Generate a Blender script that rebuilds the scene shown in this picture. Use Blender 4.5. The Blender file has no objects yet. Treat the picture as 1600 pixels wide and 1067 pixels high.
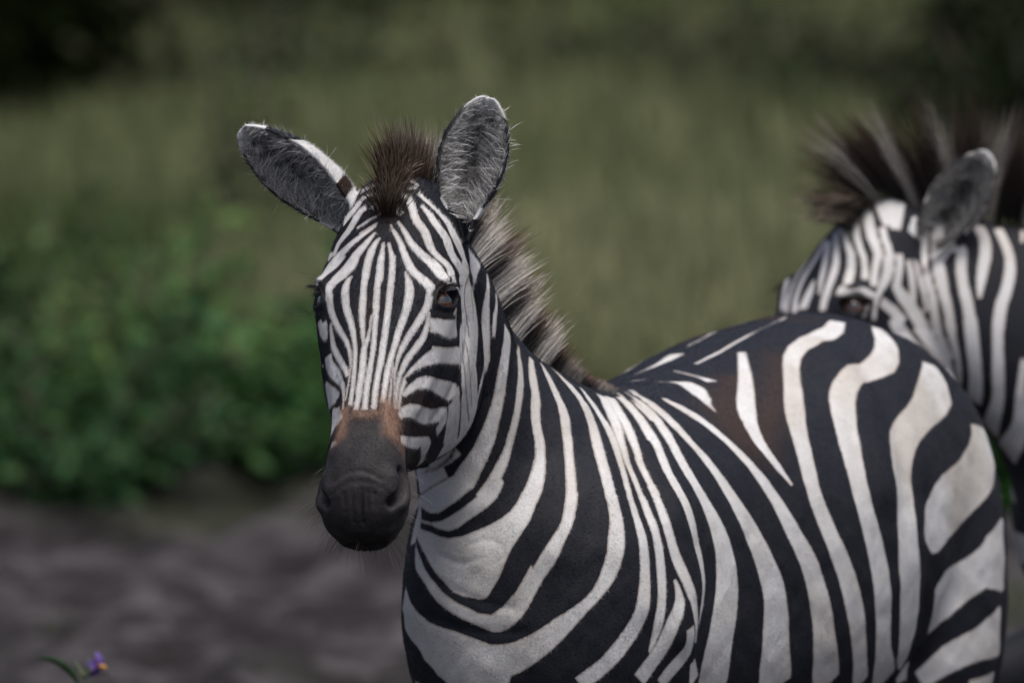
import bpy, math, random
import numpy as np
from mathutils import Vector, Matrix
from mathutils.kdtree import KDTree

random.seed(7)
RNG = np.random.default_rng(7)
R = math.radians
scene = bpy.context.scene
col = scene.collection

# ------------------------------------------------------------------ camera
CAM_H, CAM_D, PITCH, FOCAL = 2.85, 15.0, 5.8, 400.0
cam_d = bpy.data.cameras.new('camera')
cam = bpy.data.objects.new('camera', cam_d)
col.objects.link(cam)
cam.location = (0, -CAM_D, CAM_H)
cam.rotation_euler = (R(90 - PITCH), 0, 0)
cam_d.sensor_width = 36
cam_d.lens = FOCAL
cam_d.clip_start = 1.0
cam_d.clip_end = 2000
cam_d.dof.use_dof = True
cam_d.dof.focus_distance = 15.02
cam_d.dof.aperture_fstop = 4.8
scene.camera = cam

# ------------------------------------------------------------------ light
world = bpy.data.worlds.new('World')
scene.world = world
world.use_nodes = True
wn = world.node_tree
bg = wn.nodes['Background']
sky = wn.nodes.new('ShaderNodeTexSky')
sky.sky_type = 'NISHITA'
sky.sun_disc = False
SUN_EL, SUN_AZ = R(72), R(150)         # azimuth clockwise from +Y: high, over the camera's right shoulder
sky.sun_elevation = SUN_EL
sky.sun_rotation = SUN_AZ
sky.air_density = 0.7
sky.dust_density = 6.0
sky.ozone_density = 1.0
wn.links.new(sky.outputs[0], bg.inputs[0])
bg.inputs[1].default_value = 0.095
sun_d = bpy.data.lights.new('sun', 'SUN')
sun = bpy.data.objects.new('sun', sun_d)
col.objects.link(sun)
sun_d.energy = 1.3
sun_d.angle = R(20)
sun_d.color = (1.0, 0.995, 0.985)
sdir = Vector((math.sin(SUN_AZ) * math.cos(SUN_EL), math.cos(SUN_AZ) * math.cos(SUN_EL), math.sin(SUN_EL)))
sun.rotation_euler = sdir.to_track_quat('Z', 'Y').to_euler()
sun.location = (10, 10, 30)
scene.view_settings.view_transform = 'Standard'
scene.view_settings.look = 'None'
scene.view_settings.gamma = 1
scene.view_settings.exposure = 0.85
scene.cycles.max_bounces = 6
scene.cycles.transparent_max_bounces = 6

# ------------------------------------------------------------------ helpers
def mesh_object(name, V, F, mat=None, parent=None, smooth=True):
    """V (n,3) array, F (m,3|4) int array or list -> one linked mesh object"""
    me = bpy.data.meshes.new(name)
    V = np.asarray(V, dtype=np.float32)
    me.vertices.add(len(V))
    me.vertices.foreach_set('co', V.ravel())
    if isinstance(F, np.ndarray):
        k = F.shape[1]
        me.loops.add(F.size)
        me.loops.foreach_set('vertex_index', F.ravel().astype(np.int32))
        me.polygons.add(len(F))
        me.polygons.foreach_set('loop_start', (np.arange(len(F)) * k).astype(np.int32))
        me.update(calc_edges=True)
    else:
        me.clear_geometry()
        me.from_pydata([tuple(map(float, v)) for v in V], [], [tuple(map(int, f)) for f in F])
        me.update()
    if smooth:
        me.polygons.foreach_set('use_smooth', np.ones(len(me.polygons), dtype=bool))
    if mat:
        me.materials.append(mat)
    o = bpy.data.objects.new(name, me)
    col.objects.link(o)
    if parent:
        o.parent = parent
    return o

def set_attr(me, name, arr, kind='FLOAT', domain='POINT'):
    a = me.attributes.new(name, kind, domain)
    if kind == 'FLOAT':
        a.data.foreach_set('value', np.asarray(arr, dtype=np.float32).ravel())
    else:
        a.data.foreach_set('color', np.asarray(arr, dtype=np.float32).ravel())

def tag(o, label=None, cat=None, group=None, kind=None):
    if label: o['label'] = label
    if cat: o['category'] = cat
    if group: o['group'] = group
    if kind: o['kind'] = kind
    return o

def empty(name, loc=(0, 0, 0), rz=0.0, parent=None):
    o = bpy.data.objects.new(name, None)
    o.empty_display_size = 0.1
    col.objects.link(o)
    o.location = loc
    o.rotation_euler = (0, 0, rz)
    if parent: o.parent = parent
    return o

def new_mat(name):
    m = bpy.data.materials.new(name)
    m.use_nodes = True
    nt = m.node_tree
    return m, nt, nt.nodes['Principled BSDF']

def crom(P, n, closed=False):
    """Catmull-Rom resample of control points P (k,d) into n points (uniform in control parameter)"""
    P = np.asarray(P, float)
    k = len(P)
    if closed:
        u = np.linspace(0, k, n, endpoint=False)
        i = np.floor(u).astype(int)
        idx = [(i + j) % k for j in (-1, 0, 1, 2)]
    else:
        u = np.linspace(0, k - 1, n)
        i = np.minimum(np.floor(u).astype(int), k - 2)
        idx = [np.clip(i + j, 0, k - 1) for j in (-1, 0, 1, 2)]
    t = (u - i)[:, None]
    p0, p1, p2, p3 = (P[j] for j in idx)
    return 0.5 * (2 * p1 + (p2 - p0) * t + (2 * p0 - 5 * p1 + 4 * p2 - p3) * t**2 + (3 * p1 - p0 - 3 * p2 + p3) * t**3)

def smoothstep(a, b, x):
    t = np.clip((x - a) / (b - a), 0, 1)
    return t * t * (3 - 2 * t)

def loft(rings):
    """closed tube through rings (n,m,3) with fan caps"""
    rings = np.asarray(rings, float)
    n, m, _ = rings.shape
    V = list(rings.reshape(-1, 3))
    F = []
    for i in range(n - 1):
        for j in range(m):
            k = (j + 1) % m
            F.append((i * m + j, i * m + k, (i + 1) * m + k, (i + 1) * m + j))
    V.append(rings[0].mean(0)); c0 = len(V) - 1
    V.append(rings[-1].mean(0)); c1 = len(V) - 1
    for j in range(m):
        k = (j + 1) % m
        F.append((c0, k, j))
        F.append((c1, (n - 1) * m + j, (n - 1) * m + k))
    return np.array(V), F

def resample_rings(rings, n):
    rings = np.asarray(rings, float)
    k, m, d = rings.shape
    return crom(rings.reshape(k, m * d), n).reshape(n, m, d)

def tube(path, radii, m=14, n=None):
    """tapering tube along a 3-D path"""
    path = np.asarray(path, float); radii = np.asarray(radii, float)
    if n is None: n = 6 * len(path)
    q = crom(np.c_[path, radii.reshape(len(path), -1)], n)
    P, r = q[:, :3], q[:, 3:]
    T = np.gradient(P, axis=0); T /= np.linalg.norm(T, axis=1)[:, None]
    ref = np.array([0.31, 0.17, 0.05]) if abs(T[:, 2]).mean() > .8 else np.array([0, 0, 1.])
    A = np.cross(T, ref); A /= np.linalg.norm(A, axis=1)[:, None]
    B = np.cross(T, A)
    an = np.linspace(0, 2 * np.pi, m, endpoint=False)
    return P[:, None, :] + r[:, :1, None] * (A[:, None, :] * np.cos(an)[None, :, None] + B[:, None, :] * np.sin(an)[None, :, None])
# ------------------------------------------------------------------ zebra: shape
# head cross-sections, millimetres: distance down the face, then half profile (lateral, dorsal) from the
# bridge round to the throat
HEAD = [
 (-32, [(0,-40),(14,-43),(30,-52),(38,-70),(32,-92),(18,-104),(0,-108)]),
 (-15, [(0,-9),(30,-14),(52,-38),(58,-75),(48,-115),(26,-136),(0,-140)]),
 (25,  [(0,5),(38,-2),(66,-30),(76,-80),(66,-135),(40,-165),(0,-168)]),
 (72,  [(0,13),(44,6),(78,-26),(90,-85),(84,-160),(58,-208),(0,-200)]),
 (120, [(0,17),(48,10),(86,-22),(93,-85),(95,-178),(74,-248),(0,-238)]),
 (168, [(0,16),(48,10),(90,-20),(92,-82),(98,-190),(80,-262),(0,-250)]),
 (216, [(0,13),(42,7),(80,-24),(90,-78),(98,-178),(79,-252),(0,-240)]),
 (270, [(0,9),(36,3),(64,-26),(77,-74),(85,-160),(68,-230),(0,-222)]),
 (322, [(0,6),(33,0),(53,-26),(58,-66),(61,-132),(45,-188),(0,-182)]),
 (375, [(0,5),(33,-1),(50,-28),(49,-66),(39,-104),(23,-126),(0,-126)]),
 (417, [(0,3),(36,-5),(54,-32),(52,-70),(38,-100),(22,-114),(0,-115)]),
 (453, [(0,-6),(37,-13),(59,-40),(56,-76),(40,-100),(24,-112),(0,-114)]),
 (482, [(0,-24),(33,-30),(50,-50),(47,-80),(34,-99),(20,-108),(0,-109)]),
 (502, [(0,-48),(18,-51),(32,-64),(32,-82),(23,-93),(12,-98),(0,-99)]),
]

def head_rings(m=64, n=90):
    rings = []
    for y, half in HEAD:
        h = np.array(half, float)
        full = np.r_[h, h[-2:0:-1] * [-1, 1]]
        c = crom(full, m, closed=True)
        rings.append(np.c_[c[:, 0], np.full(m, y), c[:, 1]])
    return resample_rings(np.array(rings) / 1000.0, n)

PROF_NECK = [(0,0),(.03,.20),(.14,.52),(.36,.86),(.62,1.0),(.85,.80),(.96,.42),(1,0)]
PROF_TRUNK = [(0,0),(.015,.30),(.08,.66),(.26,.94),(.52,1.0),(.76,.86),(.92,.50),(.98,.22),(1,0)]

def section(D, Vv, lat, w, prof, m=64):
    """ring between dorsal point D and ventral point Vv, half-width w along lat"""
    p = np.array(prof, float)
    full = np.r_[p, p[-2:0:-1] * [1, -1]]
    c = crom(full, m, closed=True)
    D, Vv, lat = (np.asarray(a, float) for a in (D, Vv, lat))
    return D + c[:, :1] * (Vv - D) + c[:, 1:] * w * lat

def unit(v):
    v = np.asarray(v, float)
    return v / np.linalg.norm(v)

class Frame:
    """body or head frame: columns are the three local axes"""
    def __init__(s, o, ax): s.o = np.asarray(o, float); s.M = np.asarray(ax, float)
    def w(s, p): return s.o + np.asarray(p, float) @ s.M
    def d(s, p): return np.asarray(p, float) @ s.M
    def l(s, p): return (np.asarray(p, float) - s.o) @ s.M.T

def body_frame(o, theta):
    """heading straight at the camera turned theta degrees to the viewer's left; axes forward, left, up"""
    t = R(theta)
    return Frame(o, [(-math.sin(t), -math.cos(t), 0), (math.cos(t), -math.sin(t), 0), (0, 0, 1)])

def head_frame(o, psi, tau, roll=0.0):
    """axes: lateral (zebra's left), down the face, out of the face"""
    p, t = R(psi), R(tau)
    H = np.array([-math.sin(p), -math.cos(p), 0]); Z = np.array([0, 0, 1.])
    L = np.array([math.cos(p), -math.sin(p), 0])
    Y = math.sin(t) * H - math.cos(t) * Z
    N = math.cos(t) * H + math.sin(t) * Z
    c, s = math.cos(R(roll)), math.sin(R(roll))
    return Frame(o, [c * L + s * Y, c * Y - s * L, N])

EAR_W = np.array([(0,.52),(.10,.66),(.25,.86),(.45,1.0),(.62,.97),(.78,.76),(.90,.50),(.97,.27),(1,.06)])
EAR_D = np.array([(0,.50),(.10,.56),(.25,.62),(.45,.52),(.62,.40),(.78,.23),(.90,.14),(.97,.07),(1,.02)])

def ear_grid(base, u, n, L, W, nu=60, nv=33, thick=.0065, bend=0.0):
    """cupped ear: inner and outer sheet points, each (nu,nv,3)"""
    u = unit(u); n = np.asarray(n, float); n = unit(n - u * (n @ u)); s = np.cross(u, n)
    t = np.linspace(-.16, 1, nu)
    tt = np.clip(t, 0, 1)
    w = W * np.interp(tt, EAR_W[:, 0], EAR_W[:, 1])
    d = W * 2 * np.interp(tt, EAR_D[:, 0], EAR_D[:, 1])
    ker = np.array([1, 2, 3, 2, 1.]) / 9
    w = np.convolve(np.pad(w, 2, 'edge'), ker, 'valid'); d = np.convolve(np.pad(d, 2, 'edge'), ker, 'valid')
    ph = np.linspace(-1, 1, nv)
    # rim curls slightly inwards near the base
    phi = ph * math.pi * 0.5
    def sheet(off):
        ww = w[:, None] + off * np.ones_like(ph)[None]
        x = ww * np.sin(phi)[None, :] * (1 - .10 * np.abs(ph)[None]**4 * smoothstep(.5, 0, t)[:, None])
        z = -(d[:, None] + off) * np.cos(phi)[None, :] ** 1.0
        c = base + np.outer(t * L, u) + np.outer(bend * np.clip(t, 0, 1)**2, n)
        return c[:, None, :] + x[..., None] * s + z[..., None] * n
    return sheet(0.0), sheet(thick), t

def ear_mesh(inner, outer):
    nu, nv, _ = inner.shape
    ring = np.concatenate([inner, outer[:, ::-1]], axis=1)
    return loft(ring)

def blob(c, r, ax=None, m=24, n=16):
    """ellipsoid"""
    th = np.linspace(0.02, np.pi - .02, n); an = np.linspace(0, 2 * np.pi, m, endpoint=False)
    p = np.stack([np.outer(np.sin(th), np.cos(an)), np.outer(np.sin(th), np.sin(an)), np.outer(np.cos(th), np.ones(m))], -1) * np.asarray(r)
    if ax is not None: p = p @ np.asarray(ax)
    return loft(p + np.asarray(c))

def zebra_shape(pose):
    """all closed surfaces of one zebra before they are fused"""
    bf, hf = pose['body'], pose['head']
    parts = []
    hr = hf.w(head_rings())
    parts.append(loft(hr))
    # neck
    rings = []
    for (da, dz, va, vz, b, w, yaw) in pose['neck']:
        lat = bf.d([math.sin(R(yaw)), math.cos(R(yaw)), 0])
        rings.append(section(bf.w([da, b, dz]), bf.w([va, b, vz]), lat, w, PROF_NECK))
    parts.append(loft(resample_rings(np.array(rings), 60)))
    # trunk
    rings = []
    for (a, top, bot, w) in pose['trunk']:
        rings.append(section(bf.w([a, 0, top]), bf.w([a, 0, bot]), bf.d([0, 1, 0]), w, PROF_TRUNK))
    parts.append(loft(resample_rings(np.array(rings), 70)))
    for (c, r) in pose['blobs']:
        for s in (1, -1):
            parts.append(blob(bf.w([c[0], c[1] * s, c[2]]), r, bf.M))
    for path, rad in pose['legs']:
        parts.append(loft(tube(bf.w(path), rad, m=18)))
    ears = []
    for (base, u, n, L, W, bend) in pose['ears']:
        g = ear_grid(hf.w(base), np.asarray(u, float), np.asarray(n, float), L, W, bend=bend)
        ears.append(g)
        parts.append(ear_mesh(g[0], g[1]))
    return parts, ears

def fuse(parts, voxel):
    V, F, o = [], [], 0
    for v, f in parts:
        V.append(v); F += [tuple(i + o for i in q) for q in f]; o += len(v)
    V = np.concatenate(V)
    ob = mesh_object('fuse', V, F)
    # consistent outward normals
    import bmesh
    bm = bmesh.new(); bm.from_mesh(ob.data)
    bmesh.ops.recalc_face_normals(bm, faces=bm.faces)
    bm.to_mesh(ob.data); bm.free()
    md = ob.modifiers.new('r', 'REMESH'); md.mode = 'VOXEL'; md.voxel_size = voxel; md.adaptivity = 0
    dg = bpy.context.evaluated_depsgraph_get()
    me = bpy.data.meshes.new_from_object(ob.evaluated_get(dg))
    n = len(me.vertices)
    P = np.empty(n * 3, np.float32); me.vertices.foreach_get('co', P)
    E = np.empty(len(me.edges) * 2, np.int32); me.edges.foreach_get('vertices', E)
    lt = np.empty(len(me.polygons), np.int32); me.polygons.foreach_get('loop_total', lt)
    Q = np.empty(len(me.loops), np.int32); me.loops.foreach_get('vertex_index', Q)
    assert (lt == 4).all()
    old = ob.data
    bpy.data.objects.remove(ob); bpy.data.meshes.remove(old); bpy.data.meshes.remove(me)
    return P.reshape(-1, 3).astype(np.float64), E.reshape(-1, 2), Q.reshape(-1, 4)

def laplace(P, E, it, w=0.5, mask=None):
    n = len(P); i, j = E[:, 0], E[:, 1]
    deg = np.bincount(i, minlength=n) + np.bincount(j, minlength=n)
    for _ in range(it):
        A = np.empty_like(P)
        for k in range(P.shape[1]):
            A[:, k] = np.bincount(i, P[j, k], n) + np.bincount(j, P[i, k], n)
        A /= deg[:, None]
        f = w if mask is None else w * mask[:, None]
        P = P + (A - P) * f
    return P

def vnormals(P, Q):
    a = P[Q[:, 2]] - P[Q[:, 0]]; b = P[Q[:, 3]] - P[Q[:, 1]]
    fn = np.cross(a, b)
    N = np.zeros_like(P)
    for k in range(3):
        for c in range(4):
            N[:, k] += np.bincount(Q[:, c], fn[:, k], len(P))
    return N / (np.linalg.norm(N, axis=1)[:, None] + 1e-12)

def taubin(P, E, it, mask=None):
    for _ in range(it):
        P = laplace(P, E, 1, .5, mask); P = laplace(P, E, 1, -.52, mask)
    return P

def polydist(P, pts):
    """distance from points P to a polyline, and parameter-interpolated extra columns of pts (k,3+e)"""
    pts = np.asarray(pts, float)
    best = np.full(len(P), 1e9); ext = np.zeros((len(P), pts.shape[1] - 3))
    for a, b in zip(pts[:-1], pts[1:]):
        d = b[:3] - a[:3]; L = d @ d + 1e-12
        t = np.clip(((P - a[:3]) @ d) / L, 0, 1)
        q = P - a[:3] - t[:, None] * d
        r = np.sqrt((q * q).sum(1))
        k = r < best if pts.shape[1] == 3 else (r - (a[3] + t * (b[3] - a[3]))) < (best - ext[:, 0])
        best[k] = r[k]
        if pts.shape[1] > 3:
            ext[k] = a[3:] + t[k][:, None] * (b[3:] - a[3:])
    return best, ext
# ------------------------------------------------------------------ zebra: poses
TRUNK = [  # along the body from the chest backwards: a, top, bottom, half-width
 (0.03, 1.02, .84, .06), (0.00, 1.10, .76, .13), (-.07, 1.15, .69, .18), (-.16, 1.175, .655, .205),
 (-.28, 1.19, .645, .215), (-.42, 1.20, .635, .225), (-.56, 1.20, .625, .25), (-.70, 1.21, .62, .268),
 (-.85, 1.232, .635, .268), (-1.0, 1.245, .66, .25), (-1.12, 1.24, .69, .235), (-1.22, 1.20, .72, .20),
 (-1.30, 1.14, .78, .145), (-1.335, 1.07, .86, .08),
]
def leg_front(b, da=0.0):
    return [(-.19, b * .75, .86), (-.20 + da * .3, b, .72), (-.19 + da * .6, b, .56), (-.18 + da, b, .42), (-.185 + da, b, .36), (-.19 + da, b, .22),
            (-.185 + da, b, .14), (-.165 + da, b, .07), (-.15 + da, b, .0)], [.07, .082, .055, .044, .036, .026, .031, .030, .046]
def leg_hind(b, da=0.0):
    return [(-1.10, b * .7, .98), (-1.10 + da * .3, b, .80), (-1.12 + da * .5, b, .66), (-1.23 + da * .8, b, .50), (-1.24 + da, b, .43), (-1.22 + da, b, .30),
            (-1.21 + da, b, .15), (-1.19 + da, b, .07), (-1.175 + da, b, .0)], [.10, .12, .085, .048, .042, .031, .034, .031, .047]
BLOBS = [((-.17, .07, .90), (.16, .095, .26)), ((-1.13, .115, .86), (.22, .142, .34))]
LEGS = [leg_front(.12, .03), leg_front(-.12, -.05), leg_hind(.12, .03), leg_hind(-.12, -.1)]

POSE1 = dict(
    ear_fold=(0, 1), crest_end=(-.375, -.012, 1.20), mane_bands=(.105, .18, .1), mane_front=.20, ragged=.13, tip=1.0, ear_tone=1.0,
    mane_height=([0, .06, .14, .22, .32, .55, .70, .82, .88, 1.0], [.62, .74, .80, .90, 1.0, 1.12, .84, .42, .26, .14]),
    body=body_frame((-.015, .20, 0), 24.5),
    head=head_frame((-.158, .10, 1.527), 14, 35, -2.0),
    neck=[  # dorsal a, z; ventral a, z; sideways offset b; half-width; yaw
     (.075, 1.48, .06, 1.36, -.085, .055, 8), (.03, 1.485, .04, 1.31, -.085, .072, 8), (-.03, 1.44, .035, 1.24, -.077, .080, 6), (-.15, 1.31, .03, 1.12, -.064, .092, 5),
     (-.27, 1.24, .03, 1.02, -.035, .115, 3), (-.38, 1.205, .03, .92, -.01, .15, 1),
     (-.50, 1.198, .01, .80, 0, .18, 0), (-.60, 1.19, -.15, .72, 0, .18, 0)],
    trunk=TRUNK, blobs=BLOBS, legs=LEGS,
    ears=[((.078, .025, -.05), (.26, .18, .95), (-.05, -.99, .12), .168, .0415, .012),
          ((-.073, .03, -.045), (-.74, .05, .67), (-.40, -.84, -.32), .185, .041, .008)],
)

POSE2 = dict(
    ear_fold=(0, 0), mane_bands=(.075, -.78, .0), mane_front=.06, ragged=.17, tip=.45, ear_tone=.4,
    mane_height=([0, .06, .14, .22, .34, .55, .80, 1.0], [.55, .80, .95, 1.0, 1.0, .95, .8, .4]),
    body=body_frame((.78, 1.85, 0), 85),
    head=head_frame((.530, 1.80, 1.352), 58, 38, 0),
    neck=[(.27, 1.30, .22, 1.20, .03, .055, 0), (.25, 1.325, .19, 1.14, .03, .072, 0), (.15, 1.335, .12, 1.06, .025, .08, 0), (.02, 1.32, .06, .98, .015, .095, 0),
          (-.12, 1.29, .03, .92, .005, .12, 0), (-.26, 1.25, .02, .86, 0, .15, 0), (-.42, 1.21, .01, .78, 0, .18, 0), (-.58, 1.19, -.15, .70, 0, .18, 0)],
    trunk=TRUNK, blobs=BLOBS,
    legs=[([(-.19, .09, .86), (-.19, .12, .74), (-.06, .13, .70), (.20, .13, .60), (.225, .13, .56), (.17, .13, .42), (.13, .13, .33), (.10, .13, .29), (.075, .13, .235)],
           [.07, .085, .066, .044, .038, .027, .031, .030, .044]),
          leg_front(-.12, .0), leg_hind(.12, .03), leg_hind(-.12, -.1)],
    ears=[((.085, .026, -.070), (.58, .12, .82), (-.25, -.96, .10), .172, .038, .010),
          ((-.072, .03, -.075), (.80, .45, .40), (.1, .9, .3), .150, .040, .010)],
)
# ------------------------------------------------------------------ zebra: fused, sculpted surface
VOX = 0.0024

def fbm3(q):
    """soft three-dimensional blotches, about -1..1"""
    r = np.random.default_rng(3); v = np.zeros(len(q)); a = .5
    for o in range(4):
        for k in range(4):
            d = unit(r.normal(0, 1, 3)) * 2 ** o
            v += a * .5 * np.sin(q @ d + r.uniform(0, 6.28) + 1.5 * np.sin(q @ (unit(r.normal(0, 1, 3)) * 2 ** o)))
        a *= .6
    return v

def zebra_surface(pose, vox=VOX):
    parts, ears = zebra_shape(pose)
    ne = len(pose['ears'])
    head, bodyp, earp = parts[:1], parts[1:-ne], parts[-ne:]
    # trunk, neck and legs first, coarse, so that their joints flow into each other
    Pb, Eb, Qb = fuse(bodyp, .008)
    bl = pose['body'].l(Pb)
    m = smoothstep(.55, .75, Pb[:, 2])
    Pb = laplace(Pb, Eb, 5)
    Pb = laplace(Pb, Eb, 25, .5, m)
    Pb = taubin(Pb, Eb, 4)
    P, E, Q = fuse(head + [(Pb, [tuple(q) for q in Qb])] + earp, vox)
    hl = pose['head'].l(P)
    nearhead = smoothstep(-.10, .02, hl[:, 1]) * smoothstep(-.36, -.30, hl[:, 2])
    P = taubin(P, E, 3)
    P = laplace(P, E, 4, .5)
    # soften where the head meets the neck
    bl = pose['body'].l(P)
    P = laplace(P, E, 25, .5, smoothstep(.14, .17, -hl[:, 2] + 0 * hl[:, 1]) * (hl[:, 1] < .18))
    P0 = sculpt(pose, P, E, Q)
    P = fold_skin(pose, P0, vnormals(P0, Q))
    return P, E, Q, ears, P0

# eye frame in head space (millimetres): centre, along the slit (inner to outer corner), up, outwards
EYE_C = np.array([85., 165., -22.])
EYE_N = unit([.80, -.06, .60])
EYE_U = unit(np.array([.05, -.50, -.80]) - EYE_N * (np.array([.05, -.50, -.80]) @ EYE_N))
EYE_V = np.cross(EYE_U, EYE_N); EYE_V *= -np.sign(EYE_V[1])
EYE_A, EYE_B = 20.0, 12.6

def sculpt(pose, P, E, Q):
    hf = pose['head']
    N = vnormals(P, Q)
    hl = hf.l(P) * 1000
    D = np.zeros(len(P))                      # along the normal, mm
    W = np.zeros_like(P)                      # free displacement in head space, mm
    for s in (1, -1):
        q = hl * [s, 1, 1]
        near = np.nonzero((np.linalg.norm(q - EYE_C, axis=1) < 75))[0]
        d = q[near] - EYE_C
        u, w = d @ EYE_U, d @ EYE_V
        # lids meet in an almond, the upper one arched higher
        bw = np.where(w > 0, EYE_B * 1.0, EYE_B * .82)
        r = np.sqrt((u / EYE_A) ** 2 + (w / bw) ** 2)
        rr = np.sqrt((u / 40) ** 2 + ((w - 6) / 34) ** 2)
        disp = 6.0 * np.exp(-rr ** 2 * 1.4)
        disp += 5.5 * np.exp(-((w - 25 + .012 * u * u) / 7) ** 2) * np.exp(-(u / 26) ** 2)      # brow
        disp -= 2.5 * np.exp(-((w - 16.5 + .010 * u * u) / 3.0) ** 2) * np.exp(-(u / 22) ** 2)  # fold above the lid
        disp += 3.2 * np.exp(-((r - 1.28) / .17) ** 2)                                        # lid rims
        disp -= 13.0 * smoothstep(1.16, .93, r)
        disp -= 2.2 * np.exp(-((w + 17 - .010 * u * u) / 4) ** 2) * np.exp(-(u / 20) ** 2)       # fold under the eye
        W[near] += (disp[:, None] * EYE_N) * [s, 1, 1]
    def line(pts, amp, wid, both=True):
        for s in ((1, -1) if both else (1,)):
            p = np.array(pts, float) * [s, 1, 1]
            lo, hi = p.min(0) - 3.2 * wid, p.max(0) + 3.2 * wid
            k = np.nonzero(((hl > lo) & (hl < hi)).all(1))[0]
            r, _ = polydist(hl[k], crom(p, len(p) * 6) if len(p) > 1 else np.r_[p, p + 1e-3])
            D[k] += amp * np.exp(-(r / wid) ** 2)
    # nostrils: wing, opening
    line([(60, 430, -44), (64, 446, -48), (58, 464, -44)], 4.2, 9)
    line([(46, 436, -16), (46, 452, -20)], 3.5, 12)
    line([(54, 423, -26), (59, 433, -31), (59, 444, -33), (54, 456, -31), (46, 469, -27)], -20, 5.6)
    line([(57, 436, -31), (57, 447, -32)], -7, 6.5)
    # bridge, crests, hollows
    line([(74, 205, -40), (66, 265, -48), (56, 315, -46)], 4.0, 11)
    line([(50, 240, -8), (44, 300, -12), (40, 350, -12)], -2.2, 12)
    line([(30, 300, 2), (28, 350, 1), (28, 400, -1)], 1.6, 10)
    line([(60, 118, 2)], -4.5, 17)
    line([(90, 190, -125), (84, 230, -130)], 4.0, 34)
    line([(94, 150, -112), (93, 208, -108), (84, 262, -104), (66, 305, -98)], -2.2, 7)
    line([(46, 350, -60), (46, 395, -62)], -2.5, 16)
    # mouth and lips
    line([(20, 500, -82), (40, 488, -84), (52, 465, -88), (48, 430, -92), (42, 392, -92)], -3.5, 3.2)
    line([(0, 506, -82), (20, 500, -82)], -3.0, 3.0)
    line([(50, 478, -66), (40, 492, -62)], 2.5, 9)
    # wrinkles on the nose
    for x, y0, y1, a in ((-18, 463, 486, .9), (-6, 459, 492, 1.3), (7, 458, 494, 1.6), (15, 459, 490, 1.4), (24, 462, 488, 1.0)):
        line([(x, y0, -11 - .004 * x * x), (x * .95, (y0 + y1) / 2, -20 - .006 * x * x), (x * .9, y1, -36 - .006 * x * x)], -a * 1.9, 2.3, False)
    line([(-34, 461, -18), (-15, 452, -7), (8, 449, -5), (30, 452, -10), (44, 462, -22)], -.7, 3.4, False)
    line([(-30, 446, -10), (-10, 437, 0), (10, 436, 0), (32, 445, -8)], -1.0, 3.5, False)
    line([(-30, 452, -12), (-10, 444, -3), (10, 442, -2), (32, 450, -9)], .4, 4.0, False)
    P = P + N * (D[:, None] / 1000) + (W / 1000) @ hf.M
    return P

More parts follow.
